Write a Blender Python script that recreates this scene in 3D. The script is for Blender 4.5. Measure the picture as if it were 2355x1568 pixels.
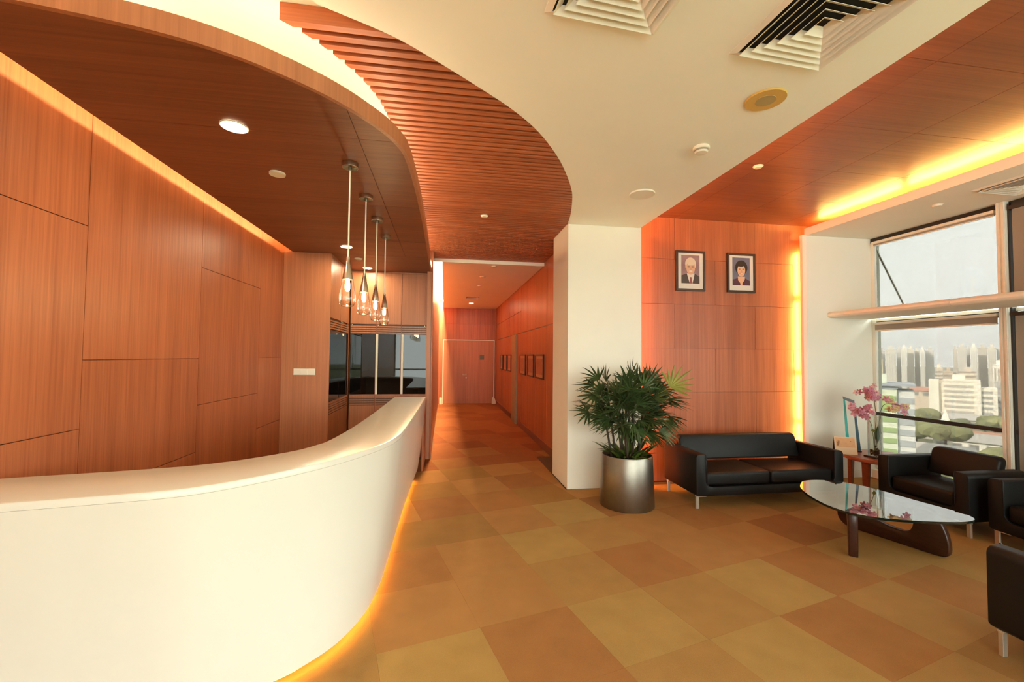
import bpy, bmesh, math, random
from mathutils import Vector, Matrix
random.seed(7)
for o in list(bpy.data.objects): bpy.data.objects.remove(o, do_unlink=True)
SC = bpy.context.scene
COL = SC.collection
R = math.radians

# ---------------------------------------------------------------- camera
W_PX, H_PX, F_PX = 2355.0, 1568.0, 983.088
YAW, PITCH, ROLL, EYE = 0.15604831, 0.03491546, -0.0091569, 1.637
def cam_axes():
    cy, sy, cp, sp, cr, sr = math.cos(YAW), math.sin(YAW), math.cos(PITCH), math.sin(PITCH), math.cos(ROLL), math.sin(ROLL)
    Rr = Matrix(((cr, sr, 0), (-sr, cr, 0), (0, 0, 1)))
    Rp = Matrix(((1, 0, 0), (0, cp, sp), (0, -sp, cp)))
    B = Matrix(((1, 0, 0), (0, 0, -1), (0, 1, 0)))
    Ry = Matrix(((cy, -sy, 0), (sy, cy, 0), (0, 0, 1)))
    return Rr @ Rp @ B @ Ry
_M = cam_axes()
cd = bpy.data.cameras.new('camera'); cam = bpy.data.objects.new('camera', cd); COL.objects.link(cam)
cd.sensor_width = 36.0; cd.lens = F_PX / W_PX * 36.0; cd.clip_start = 0.02; cd.clip_end = 5000
rt, dn, fw = Vector(_M[0]), Vector(_M[1]), Vector(_M[2])
cam.matrix_world = Matrix(((rt.x, -dn.x, -fw.x, 0), (rt.y, -dn.y, -fw.y, 0), (rt.z, -dn.z, -fw.z, EYE), (0, 0, 0, 1)))
SC.camera = cam

# ---------------------------------------------------------------- world, sun, exposure
SKY = 10.0
SUN = 30.0
COVE = 1.0
wd = bpy.data.worlds.new('sky'); SC.world = wd; wd.use_nodes = True
bg = wd.node_tree.nodes['Background']; bg.inputs[0].default_value = (0.92, 1.0, 0.98, 1); bg.inputs[1].default_value = SKY
sl = bpy.data.lights.new('sun', 'SUN'); sl.energy = SUN; sl.angle = R(2.0); sl.color = (1.0, 0.93, 0.80)
so = bpy.data.objects.new('sun', sl); COL.objects.link(so)
so.rotation_euler = Vector((0.78, 0.12, -0.52)).to_track_quat('-Z', 'Y').to_euler()
vs = SC.view_settings
vs.view_transform = 'Standard'; vs.look = 'None'; vs.gamma = 1.0; vs.exposure = 0.0; vs.use_curve_mapping = False

# ---------------------------------------------------------------- materials
def nn(m): return m.node_tree.nodes, m.node_tree.links
def base_mat(name, color=(0.8, 0.8, 0.8), rough=0.5, metal=0.0, spec=0.5, var=0.0, vscale=6.0, bump=0.0, bscale=200.0, coat=0.0):
    m = bpy.data.materials.new(name); m.use_nodes = True
    N, L = nn(m); p = N['Principled BSDF']
    p.inputs['Base Color'].default_value = (*color, 1); p.inputs['Roughness'].default_value = rough
    p.inputs['Metallic'].default_value = metal; p.inputs['Specular IOR Level'].default_value = spec
    if coat: p.inputs['Coat Weight'].default_value = coat; p.inputs['Coat Roughness'].default_value = 0.08
    tc = N.new('ShaderNodeTexCoord')
    if var > 0:
        n = N.new('ShaderNodeTexNoise'); n.inputs['Scale'].default_value = vscale; n.inputs['Detail'].default_value = 4
        L.new(tc.outputs['Object'], n.inputs['Vector'])
        r = N.new('ShaderNodeValToRGB')
        r.color_ramp.elements[0].color = (*[c * (1 - var) for c in color], 1)
        r.color_ramp.elements[1].color = (*[min(1, c * (1 + var)) for c in color], 1)
        r.color_ramp.elements[0].position = 0.3; r.color_ramp.elements[1].position = 0.7
        L.new(n.outputs['Fac'], r.inputs['Fac']); L.new(r.outputs['Color'], p.inputs['Base Color'])
    if bump > 0:
        n = N.new('ShaderNodeTexNoise'); n.inputs['Scale'].default_value = bscale; n.inputs['Detail'].default_value = 3
        L.new(tc.outputs['Object'], n.inputs['Vector'])
        b = N.new('ShaderNodeBump'); b.inputs['Strength'].default_value = bump; b.inputs['Distance'].default_value = 0.003
        L.new(n.outputs['Fac'], b.inputs['Height']); L.new(b.outputs['Normal'], p.inputs['Normal'])
    return m
def wood_mat(name, axis, dark, light, rough=0.35, spec=0.5, fine=55.0):
    """laminate veneer; the grain runs along `axis` (0 x, 1 y, 2 z) of the object's own space"""
    m = bpy.data.materials.new(name); m.use_nodes = True
    N, L = nn(m); p = N['Principled BSDF']
    tc = N.new('ShaderNodeTexCoord'); mp = N.new('ShaderNodeMapping'); oi = N.new('ShaderNodeObjectInfo')
    sc = [fine] * 3; sc[axis] = 0.9
    mp.inputs['Scale'].default_value = sc
    L.new(tc.outputs['Object'], mp.inputs['Vector'])
    n1 = N.new('ShaderNodeTexNoise'); n1.inputs['Scale'].default_value = 1.0; n1.inputs['Detail'].default_value = 5; n1.inputs['Roughness'].default_value = 0.62
    L.new(mp.outputs['Vector'], n1.inputs['Vector'])
    mp2 = N.new('ShaderNodeMapping'); s2 = [6.5] * 3; s2[axis] = 0.22; mp2.inputs['Scale'].default_value = s2
    L.new(tc.outputs['Object'], mp2.inputs['Vector'])
    n2 = N.new('ShaderNodeTexNoise'); n2.inputs['Scale'].default_value = 1.0; n2.inputs['Detail'].default_value = 2
    L.new(mp2.outputs['Vector'], n2.inputs['Vector'])
    a = N.new('ShaderNodeMath'); a.operation = 'MULTIPLY_ADD'; a.inputs[1].default_value = 0.62
    L.new(n1.outputs['Fac'], a.inputs[0])
    b = N.new('ShaderNodeMath'); b.operation = 'MULTIPLY'; b.inputs[1].default_value = 0.38
    L.new(n2.outputs['Fac'], b.inputs[0]); L.new(b.outputs[0], a.inputs[2])
    o2 = N.new('ShaderNodeMath'); o2.operation = 'MULTIPLY_ADD'; o2.inputs[1].default_value = 0.07; o2.inputs[2].default_value = -0.035
    L.new(oi.outputs['Random'], o2.inputs[0])
    a2 = N.new('ShaderNodeMath'); a2.operation = 'ADD'; L.new(a.outputs[0], a2.inputs[0]); L.new(o2.outputs[0], a2.inputs[1])
    r = N.new('ShaderNodeValToRGB'); e = r.color_ramp.elements
    e[0].position = 0.36; e[0].color = (*dark, 1); e[1].position = 0.64; e[1].color = (*light, 1)
    L.new(a2.outputs[0], r.inputs['Fac']); L.new(r.outputs['Color'], p.inputs['Base Color'])
    p.inputs['Roughness'].default_value = rough; p.inputs['Specular IOR Level'].default_value = spec
    bp = N.new('ShaderNodeBump'); bp.inputs['Strength'].default_value = 0.05; bp.inputs['Distance'].default_value = 0.001
    L.new(n1.outputs['Fac'], bp.inputs['Height']); L.new(bp.outputs['Normal'], p.inputs['Normal'])
    return m
def emit_mat(name, color, strength):
    m = bpy.data.materials.new(name); m.use_nodes = True
    N, L = nn(m); N.remove(N['Principled BSDF'])
    e = N.new('ShaderNodeEmission'); e.inputs[0].default_value = (*color, 1); e.inputs[1].default_value = strength
    L.new(e.outputs[0], N['Material Output'].inputs[0]); return m
def pane_mat(name, tint, refl=0.06, rough=0.02, refl_col=(1, 1, 1)):
    """thin sheet: lets light straight through with a tint and mirrors a little (fresnel-like)"""
    m = bpy.data.materials.new(name); m.use_nodes = True
    N, L = nn(m); N.remove(N['Principled BSDF'])
    t = N.new('ShaderNodeBsdfTransparent'); t.inputs[0].default_value = (*tint, 1)
    g = N.new('ShaderNodeBsdfGlossy'); g.inputs['Roughness'].default_value = rough; g.inputs[0].default_value = (*refl_col, 1)
    lw = N.new('ShaderNodeLayerWeight'); lw.inputs['Blend'].default_value = 0.25
    mr = N.new('ShaderNodeMath'); mr.operation = 'MULTIPLY_ADD'; mr.inputs[1].default_value = 0.7; mr.inputs[2].default_value = refl
    L.new(lw.outputs['Fresnel'], mr.inputs[0])
    x = N.new('ShaderNodeMixShader'); L.new(mr.outputs[0], x.inputs[0]); L.new(t.outputs[0], x.inputs[1]); L.new(g.outputs[0], x.inputs[2])
    L.new(x.outputs[0], N['Material Output'].inputs[0]); return m
def screen_mat(name, col, thru):
    m = bpy.data.materials.new(name); m.use_nodes = True
    N, L = nn(m); N.remove(N['Principled BSDF'])
    d = N.new('ShaderNodeBsdfDiffuse'); d.inputs[0].default_value = (*col, 1)
    t = N.new('ShaderNodeBsdfTransparent'); x = N.new('ShaderNodeMixShader'); x.inputs[0].default_value = thru
    L.new(d.outputs[0], x.inputs[1]); L.new(t.outputs[0], x.inputs[2]); L.new(x.outputs[0], N['Material Output'].inputs[0]); return m
def carpet_mat(name, color):
    m = bpy.data.materials.new(name); m.use_nodes = True
    N, L = nn(m); p = N['Principled BSDF']; tc = N.new('ShaderNodeTexCoord')
    n = N.new('ShaderNodeTexNoise'); n.inputs['Scale'].default_value = 420; n.inputs['Detail'].default_value = 2
    L.new(tc.outputs['Object'], n.inputs['Vector'])
    n2 = N.new('ShaderNodeTexNoise'); n2.inputs['Scale'].default_value = 5; n2.inputs['Detail'].default_value = 3
    L.new(tc.outputs['Object'], n2.inputs['Vector'])
    a = N.new('ShaderNodeMath'); a.operation = 'MULTIPLY_ADD'; a.inputs[1].default_value = 0.7; L.new(n.outputs['Fac'], a.inputs[0])
    b = N.new('ShaderNodeMath'); b.operation = 'MULTIPLY'; b.inputs[1].default_value = 0.3; L.new(n2.outputs['Fac'], b.inputs[0]); L.new(b.outputs[0], a.inputs[2])
    r = N.new('ShaderNodeValToRGB'); e = r.color_ramp.elements
    e[0].position = 0.3; e[0].color = (*[c * 0.80 for c in color], 1); e[1].position = 0.7; e[1].color = (*[c * 1.18 for c in color], 1)
    L.new(a.outputs[0], r.inputs['Fac']); L.new(r.outputs['Color'], p.inputs['Base Color'])
    p.inputs['Roughness'].default_value = 0.95; p.inputs['Specular IOR Level'].default_value = 0.1
    bu = N.new('ShaderNodeBump'); bu.inputs['Strength'].default_value = 0.5; bu.inputs['Distance'].default_value = 0.003
    L.new(n.outputs['Fac'], bu.inputs['Height']); L.new(bu.outputs['Normal'], p.inputs['Normal']); return m

WD, WL = (0.285, 0.078, 0.030), (0.475, 0.152, 0.062)
M = {}
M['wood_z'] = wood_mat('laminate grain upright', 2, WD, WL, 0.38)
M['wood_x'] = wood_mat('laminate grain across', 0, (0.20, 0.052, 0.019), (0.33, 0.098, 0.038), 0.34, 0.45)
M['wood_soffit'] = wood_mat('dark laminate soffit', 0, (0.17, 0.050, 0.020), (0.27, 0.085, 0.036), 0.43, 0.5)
M['wood_pale'] = wood_mat('pale cherry veneer', 2, (0.36, 0.135, 0.058), (0.50, 0.20, 0.092), 0.4)
M['wood_slat'] = wood_mat('slat veneer', 0, (0.32, 0.090, 0.035), (0.50, 0.158, 0.062), 0.45)
M['wood_table'] = wood_mat('red brown table wood', 1, (0.26, 0.062, 0.026), (0.36, 0.095, 0.04), 0.28)
M['walnut'] = wood_mat('dark walnut', 1, (0.030, 0.010, 0.006), (0.062, 0.020, 0.011), 0.3)
M['white'] = base_mat('cream white paint', (0.84, 0.82, 0.71), 0.7, var=0.012, vscale=2.5)
M['ceil'] = base_mat('cream ceiling paint', (0.90, 0.90, 0.80), 0.8, var=0.012, vscale=1.5)
M['solid'] = base_mat('white solid surface', (0.655, 0.635, 0.55), 0.24, spec=0.45, var=0.01, vscale=4)
M['vent'] = base_mat('white enamel metal', (0.80, 0.77, 0.66), 0.45)
M['black'] = base_mat('black vent shade', (0.006, 0.006, 0.006), 0.8)  # colour of the painted shade inside the air vents
M['leather'] = base_mat('black leather', (0.0065, 0.006, 0.006), 0.48, spec=0.26, bump=0.12, bscale=260, var=0.12, vscale=9)
M['steel'] = base_mat('brushed nickel', (0.62, 0.58, 0.50), 0.28, metal=1.0, var=0.05, vscale=40)
M['alu'] = base_mat('satin aluminium', (0.72, 0.68, 0.58), 0.4, metal=0.9, var=0.04, vscale=30)
M['pot'] = base_mat('brushed pewter pot', (0.27, 0.245, 0.205), 0.38, metal=1.0, var=0.06, vscale=18)
M['darkframe'] = base_mat('dark stained frame', (0.035, 0.016, 0.010), 0.4, var=0.2, vscale=40)
M['mat_board'] = base_mat('pale mat board', (0.72, 0.70, 0.62), 0.7)
M['blackglass'] = base_mat('black mirror glass', (0.004, 0.004, 0.004), 0.02, spec=0.45)
M['frame_alu'] = base_mat('beige window metal', (0.74, 0.71, 0.60), 0.5, metal=0.0, var=0.03, vscale=20)
M['gasket'] = base_mat('dark window gasket', (0.015, 0.012, 0.010), 0.5)
M['tube'] = emit_mat('warm fluorescent tube', (1.0, 0.52, 0.13), 140.0 * COVE)
M['tube_red'] = emit_mat('amber tube', (1.0, 0.34, 0.09), 80.0 * COVE)
M['tube_pale'] = emit_mat('pale warm tube', (1.0, 0.82, 0.52), 42.0 * COVE)
M['tube_wall'] = emit_mat('wall wash tube', (1.0, 0.52, 0.18), 62.0 * COVE)
M['tube_hot'] = emit_mat('bright corridor tube', (1.0, 0.64, 0.32), 1400.0 * COVE)
M['tube_edge'] = emit_mat('amber edge tube', (1.0, 0.36, 0.11), 130.0 * COVE)
M['lamp'] = emit_mat('warm lamp disc', (1.0, 0.80, 0.50), 350.0)
M['bulb'] = emit_mat('warm filament bulb', (1.0, 0.72, 0.36), 260.0)
M['opal'] = base_mat('opal plastic', (0.80, 0.75, 0.62), 0.5)
M['pane'] = pane_mat('dimmed window glass', (0.31, 0.303, 0.292), 0.01, 0.05)  # dark tint added to dim the outside view and its daylight
M['pane_clear'] = pane_mat('clear window glass', (0.93, 0.94, 0.92), 0.03)
M['screen'] = screen_mat('grey roller screen', (0.30, 0.28, 0.24), 0.03)
M['lampglass'] = pane_mat('clear lamp glass', (0.98, 0.95, 0.90), 0.03, 0.02)
M['vaseglass'] = pane_mat('clear vase glass', (0.90, 0.92, 0.90), 0.04, 0.02)
M['tableglass'] = pane_mat('greenish table glass', (0.62, 0.68, 0.60), 0.42, 0.01)
M['glass_edge'] = base_mat('dark glass edge', (0.010, 0.016, 0.012), 0.1, spec=0.8)
M['soil'] = base_mat('dark soil', (0.025, 0.017, 0.010), 0.9, var=0.4, vscale=60, bump=0.8, bscale=90)
M['leaf'] = base_mat('palm leaf green', (0.036, 0.068, 0.017), 0.42, var=0.35, vscale=7)
M['leaf_pale'] = base_mat('young palm leaf', (0.19, 0.20, 0.022), 0.45, var=0.2, vscale=9)
M['leaf_mid'] = base_mat('broad leaf green', (0.085, 0.15, 0.020), 0.4, var=0.3, vscale=9)
M['cane'] = base_mat('palm cane', (0.045, 0.030, 0.016), 0.7, var=0.4, vscale=40)
CARP = dict(L=(0.385, 0.246, 0.083), M=(0.360, 0.212, 0.072), T=(0.375, 0.198, 0.069), O=(0.338, 0.165, 0.057), D=(0.300, 0.142, 0.052), G=(0.305, 0.168, 0.055), R=(0.27, 0.105, 0.042), S=(0.232, 0.084, 0.034))  # R and S hold the corridor's reddish, dimmer light as carpet colour
for k, c in CARP.items(): M['carpet_' + k] = carpet_mat('carpet tile ' + k, c)
M['carpet_base'] = base_mat('carpet skirting', (0.155, 0.052, 0.020), 0.9, bump=0.3)
M['underlay'] = base_mat('dark underlay', (0.10, 0.05, 0.02), 0.9)

# ---------------------------------------------------------------- mesh helpers
class MB:
    def __init__(s): s.v = []; s.f = []; s.mi = []
    def add(s, vs, fs, mi=0):
        b = len(s.v); s.v += [tuple(v) for v in vs]; s.f += [tuple(b + i for i in f) for f in fs]; s.mi += [mi] * len(fs); return s
    def box(s, x0, x1, y0, y1, z0, z1, mi=0):
        return s.add([(x0, y0, z0), (x1, y0, z0), (x1, y1, z0), (x0, y1, z0), (x0, y0, z1), (x1, y0, z1), (x1, y1, z1), (x0, y1, z1)],
                     [(0, 3, 2, 1), (4, 5, 6, 7), (0, 1, 5, 4), (1, 2, 6, 5), (2, 3, 7, 6), (3, 0, 4, 7)], mi)
    def prism(s, poly, z0, z1, mi=0):
        n = len(poly)
        a = sum(poly[i][0] * poly[(i + 1) % n][1] - poly[(i + 1) % n][0] * poly[i][1] for i in range(n))
        if a < 0: poly = poly[::-1]
        vs = [(x, y, z0) for x, y in poly] + [(x, y, z1) for x, y in poly]
        return s.add(vs, [tuple(range(n - 1, -1, -1)), tuple(range(n, 2 * n))] + [(i, (i + 1) % n, n + (i + 1) % n, n + i) for i in range(n)], mi)
    def extr(s, poly, fn, d0, d1, mi=0):
        """poly in 2D lifted by fn(u, v, d)"""
        n = len(poly)
        vs = [fn(u, v, d0) for u, v in poly] + [fn(u, v, d1) for u, v in poly]
        return s.add(vs, [tuple(range(n - 1, -1, -1)), tuple(range(n, 2 * n))] + [(i, (i + 1) % n, n + (i + 1) % n, n + i) for i in range(n)], mi)
    def lathe(s, prof, n=24, c=(0, 0, 0), mi=0, closed=False):
        b = len(s.v)
        for r, z in prof:
            for i in range(n):
                a = 2 * math.pi * i / n; s.v.append((c[0] + r * math.cos(a), c[1] + r * math.sin(a), c[2] + z))
        m = len(prof)
        for j in range(m - 1 if not closed else m):
            k = (j + 1) % m
            for i in range(n):
                s.f.append((b + j * n + i, b + j * n + (i + 1) % n, b + k * n + (i + 1) % n, b + k * n + i)); s.mi.append(mi)
        if not closed:
            if prof[0][0] > 1e-6: s.f.append(tuple(b + i for i in range(n - 1, -1, -1))); s.mi.append(mi)
            if prof[-1][0] > 1e-6: s.f.append(tuple(b + (m - 1) * n + i for i in range(n))); s.mi.append(mi)
        return s
    def tube(s, pts, r, n=8, mi=0):
        pts = [Vector(p) for p in pts]; rs = r if isinstance(r, (list, tuple)) else [r] * len(pts)
        b = len(s.v); up = Vector((0, 0, 1))
        for i, p in enumerate(pts):
            t = (pts[min(i + 1, len(pts) - 1)] - pts[max(i - 1, 0)]).normalized()
            u = t.cross(up) if abs(t.z) < 0.95 else t.cross(Vector((1, 0, 0)))
            u.normalize(); w = t.cross(u)
            for k in range(n):
                a = 2 * math.pi * k / n; q = p + rs[i] * (math.cos(a) * u + math.sin(a) * w); s.v.append(tuple(q))
        for i in range(len(pts) - 1):
            for k in range(n):
                s.f.append((b + i * n + k, b + i * n + (k + 1) % n, b + (i + 1) * n + (k + 1) % n, b + (i + 1) * n + k)); s.mi.append(mi)
        s.f.append(tuple(b + k for k in range(n - 1, -1, -1))); s.mi.append(mi)
        e = b + (len(pts) - 1) * n; s.f.append(tuple(e + k for k in range(n))); s.mi.append(mi)
        return s
    def build(s, name, mats, parent=None, smooth=False, bevel=0.0, seg=2, loc=None):
        me = bpy.data.meshes.new(name); me.from_pydata(s.v, [], s.f)
        if not isinstance(mats, (list, tuple)): mats = [mats]
        for m in mats: me.materials.append(M[m] if isinstance(m, str) else m)
        if len(mats) > 1: me.polygons.foreach_set('material_index', s.mi)
        bm = bmesh.new(); bm.from_mesh(me)
        bmesh.ops.recalc_face_normals(bm, faces=bm.faces)
        if bevel > 0:
            es = [e for e in bm.edges if len(e.link_faces) == 2 and e.calc_face_angle(0) > 0.6]
            bmesh.ops.bevel(bm, geom=es, offset=bevel, segments=seg, affect='EDGES', profile=0.5, clamp_overlap=True)
        bm.to_mesh(me); bm.free()
        if smooth:
            me.polygons.foreach_set('use_smooth', [True] * len(me.polygons))
            me.set_sharp_from_angle(angle=R(38))
        o = bpy.data.objects.new(name, me); COL.objects.link(o)
        if loc: o.location = loc
        if parent: o.parent = parent
        return o
def tag(o, label=None, cat=None, group=None, kind=None):
    if label: o['label'] = label
    if cat: o['category'] = cat
    if group: o['group'] = group
    if kind: o['kind'] = kind
    return o
def thing(name, label, cat, loc=(0, 0, 0), rz=0.0, group=None):
    o = bpy.data.objects.new(name, None); COL.objects.link(o); o.empty_display_size = 0.1
    o.location = loc; o.rotation_euler = (0, 0, rz); return tag(o, label, cat, group)
def struct(o): return tag(o, kind='structure')
def copy_tree(o, parent=None):
    c = o.copy(); COL.objects.link(c)
    if parent: c.parent = parent
    for ch in list(o.children): copy_tree(ch, c)
    return c
def catmull(pts, n=8, closed=False):
    out = []; N = len(pts); rng = range(N if closed else N - 1)
    for i in rng:
        p0 = pts[(i - 1) % N] if closed or i > 0 else pts[0]; p1 = pts[i]; p2 = pts[(i + 1) % N]
        p3 = pts[(i + 2) % N] if closed or i + 2 < N else pts[-1]
        for k in range(n):
            t = k / n
            out.append(tuple(0.5 * (2 * b + (c - a) * t + (2 * a - 5 * b + 4 * c - d) * t * t + (3 * b - a - 3 * c + d) * t ** 3) for a, b, c, d in zip(p0, p1, p2, p3)))
    if not closed: out.append(tuple(pts[-1]))
    return out
def lerp_table(tab, k):
    if k <= tab[0][0]: return tab[0][1]
    for (a, b), (c, d) in zip(tab, tab[1:]):
        if k <= c: return b + (d - b) * (k - a) / (c - a)
    return tab[-1][1]
def clip_rect(poly, x0, x1, y0, y1):
    def cl(P, ins, cut):
        o = []
        for i in range(len(P)):
            a, b = P[i - 1], P[i]
            if ins(b):
                if not ins(a): o.append(cut(a, b))
                o.append(b)
            elif ins(a): o.append(cut(a, b))
        return o
    def cx(v): return lambda a, b: (v, a[1] + (b[1] - a[1]) * (v - a[0]) / (b[0] - a[0]))
    def cyy(v): return lambda a, b: (a[0] + (b[0] - a[0]) * (v - a[1]) / (b[1] - a[1]), v)
    for ins, cut in ((lambda p: p[0] >= x0, cx(x0)), (lambda p: p[0] <= x1, cx(x1)), (lambda p: p[1] >= y0, cyy(y0)), (lambda p: p[1] <= y1, cyy(y1))):
        if poly: poly = cl(poly, ins, cut)
    return poly

# ---------------------------------------------------------------- key dimensions (metres)
ZC = 3.305          # white ceiling
ZS = 2.97           # reception wood soffit
ZW = 3.53           # wood soffit over the sofas
XL, XR = -2.09, 6.0 # left wall face, window plane
YB = -4.5           # window wall behind the camera
YP = 5.345          # portrait wall
YC = 5.157          # column front
XCR = 1.745         # corridor right wall
XCL = -0.20         # corridor left wall
YD = 14.68          # corridor end wall
YCAB = 7.05         # cabinet fronts

# ================================================================ FLOOR
fl = MB().box(-2.3, 6.2, YB, 7.2, -0.2, -0.012).box(-0.3, 1.9, 7.2, YD + 0.2, -0.2, -0.012).build('floor', 'underlay'); struct(fl)
TA = 0.24363; ca, sa = math.cos(TA), math.sin(TA); T0 = (1.8374, 3.6441); TS = 0.6001
known = {(0, -1): 'O', (1, -1): 'M', (1, -2): 'L', (0, -2): 'M', (-1, -2): 'L', (-1, -1): 'M', (0, 0): 'T', (1, 0): 'L', (0, 1): 'T', (1, 1): 'O', (0, 2): 'D',
         (2, -1): 'L', (2, 0): 'O', (2, 1): 'M', (3, 0): 'M', (2, -2): 'M', (0, -3): 'T', (1, -3): 'O', (-1, -3): 'T', (-2, -2): 'T', (-2, -1): 'L', (-3, -1): 'G', (3, 1): 'G',
         (-2, -3): 'G', (0, 3): 'M', (1, 2): 'M', (2, 2): 'O', (3, -1): 'M', (-1, 0): 'T', (-1, 1): 'O', (2, -3): 'O', (3, -2): 'L'}
def tile_pt(i, j): return (T0[0] + ca * j * TS + sa * i * TS, T0[1] + sa * j * TS - ca * i * TS)
rt_ = random.Random(3)
for i in range(-22, 9):
    for j in range(-12, 12):
        g = 0.0008
        q = [tile_pt(i + g, j + g), tile_pt(i + 1 - g, j + g), tile_pt(i + 1 - g, j + 1 - g), tile_pt(i + g, j + 1 - g)]
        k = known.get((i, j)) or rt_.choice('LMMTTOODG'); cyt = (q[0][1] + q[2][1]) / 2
        if cyt > 7.4: k = rt_.choice('RRS')  # reddish light painted into the tiles, growing redder down the corridor
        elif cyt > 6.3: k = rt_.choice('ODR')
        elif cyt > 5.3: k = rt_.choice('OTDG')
        for rect in ((XL + 0.02, XR - 0.02, 0.9, 5.15), (-2.05, 1.50, 5.15, 6.9), (XCL + 0.012, XCR - 0.012, 6.9, YD - 0.01), (2.5, XR - 0.02, 5.15, 5.2)):
            p = clip_rect(q, *rect)
            if len(p) >= 3:
                ar = abs(sum(p[a - 1][0] * p[a][1] - p[a][0] * p[a - 1][1] for a in range(len(p)))) / 2
                if ar < 0.0015: continue
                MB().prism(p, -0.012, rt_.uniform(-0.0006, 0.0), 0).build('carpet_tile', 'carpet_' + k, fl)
MB().box(XL + 0.02, XR - 0.02, YB, 0.9, -0.012, -0.001).build('carpet_behind', 'carpet_L', fl)

# ================================================================ WALLS
def panels(parent, fn, us, vs_, mat, d0, d1, gap=0.0022, skip=(), name='panel'):
    for a in range(len(us) - 1):
        for b in range(len(vs_) - 1):
            if (a, b) in skip: continue
            poly = [(us[a] + gap, vs_[b] + gap), (us[a + 1] - gap, vs_[b] + gap), (us[a + 1] - gap, vs_[b + 1] - gap), (us[a] + gap, vs_[b + 1] - gap)]
            MB().extr(poly, fn, d0, d1).build(name, mat, parent)
# left wall of the reception (laminate panels)
wl = MB().box(XL - 0.2, XL - 0.016, YB, 6.2, 0, 3.6).build('wall_left', 'wood_x'); struct(wl)
fL = lambda u, v, d: (XL - d, u, v)
ys = [-4.5, -3.3, -1.95, -0.745, 0.46, 1.66, 2.86, 4.055, 5.25, 5.95]
for a in range(len(ys) - 1):
    zs_ = [0, 0.79, 1.59, 3.6] if a % 2 == 0 else [0, 1.19, 2.38, 3.6]
    if ys[a] == 2.86: zs_ = [0, 0.79, 1.59, 3.6]
    elif ys[a] in (1.66, 4.055): zs_ = [0, 1.19, 2.38, 3.6]
    panels(wl, fL, [ys[a], ys[a + 1]], zs_, 'wood_z', 0, 0.016, 0.0025)
# panel return beside the cabinets (faces the camera) and niche shell
wn = MB().box(XL, -1.905, 5.95, 7.6, 0, 3.3).box(-1.905, -1.5, 7.052, 7.6, 0, 3.3).box(-1.905, -1.5, 5.95, 5.957, 0, 3.3).box(-1.5, -0.285, YCAB + 0.42, 7.6, 0, 3.3).build('wall_niche', 'wood_pale'); struct(wn)
MB().box(XL + 0.003, -1.497, 5.93, 5.95, 0, ZS).build('panel', 'wood_pale', wn)
# corridor
wc = MB().box(-0.285, XCL - 0.014, 6.93, YD, 0, 3.7).build('wall_corridor_left', 'wood_x'); struct(wc)
MB().box(-0.290, -0.222, 6.905, 6.93, 0, 3.05).build('end_panel', 'wood_pale', wc)
MB().box(-0.216, -0.196, 6.91, 6.93, 0, 3.05).build('end_trim', 'wood_z', wc)
fCL = lambda u, v, d: (XCL - d, u, v)
panels(wc, fCL, [6.94, 7.9, 8.85, 9.8, 10.75, 11.7, 12.65, 13.6, YD], [0.0, 2.15, 3.7], 'wood_z', 0, 0.014, 0.003)
wr = MB().box(XCR + 0.014, XCR + 0.3, 5.9, YD, 0, 3.7).build('wall_corridor_right', 'wood_x'); struct(wr)
fCR = lambda u, v, d: (XCR + d, u, v)
panels(wr, fCR, [5.9, 6.55, 7.22, 8.15, 9.0, 9.75], [0.10, 2.17, 3.7], 'wood_z', 0, 0.014, 0.006)
panels(wr, fCR, [9.75, 10.2, 10.85, 11.6, 12.4, 13.3, YD], [0.10, 2.17, 2.68, 3.7], 'wood_z', 0, 0.014, 0.006)
for yj in (6.55, 7.22, 8.15, 9.0, 9.75, 10.85, 11.6, 12.4, 13.3):
    MB().box(XCR - 0.004, XCR + 0.002, yj - 0.012, yj + 0.012, 0.125, 2.155).build('joint_strip', 'wood_pale', wr)
    MB().box(XCR - 0.004, XCR + 0.002, yj - 0.012, yj + 0.012, 2.185, 3.24).build('joint_strip', 'wood_pale', wr)
MB().box(XCR - 0.0015, XCR + 0.002, 5.92, YD - 0.02, 2.160, 2.182).build('groove', 'darkframe', wr)
o = MB().box(XCR - 0.010, XCR + 0.02, 5.9, 10.2, 0, 0.125).box(XCR - 0.010, XCR + 0.02, 10.85, YD, 0, 0.125).build('baseboard_corridor', 'carpet_base'); struct(o)
o = MB().box(XCR - 0.045, XCR + 0.02, 10.2, 10.85, 0, 2.16).build('door_2', base_mat('sage grey door metal', (0.32, 0.27, 0.16), 0.45)); struct(o)
MB().box(XCR - 0.055, XCR - 0.045, 10.26, 10.79, 0.03, 2.12).build('door_leaf', base_mat('sage door leaf', (0.30, 0.25, 0.15), 0.4), o)
# corridor end wall with double door
we = MB().box(-0.3, 2.0, YD + 0.014, YD + 0.2, 0, 3.7).build('wall_corridor_end', 'wood_x'); struct(we)
fE = lambda u, v, d: (u, YD + d, v)
panels(we, fE, [XCL, 0.40, XCR], [2.19, 2.71, 3.7], 'wood_z', 0, 0.014, 0.004)
MB().box(XCL, -0.06, YD, YD + 0.014, 0, 2.19).build('panel', 'wood_z', we)
MB().box(1.70, XCR, YD, YD + 0.014, 0, 2.19).build('panel', 'wood_z', we)
d1 = MB().box(-0.06, -0.03, YD - 0.03, YD, 0, 2.18).box(1.67, 1.70, YD - 0.03, YD, 0, 2.18).box(-0.03, 1.67, YD - 0.03, YD, 2.145, 2.18).build('door_1', 'frame_alu'); struct(d1)
lf1 = MB().box(-0.025, 0.793, YD - 0.02, YD + 0.01, 0.008, 2.14).build('door_leaf', 'wood_pale', d1)
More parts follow.
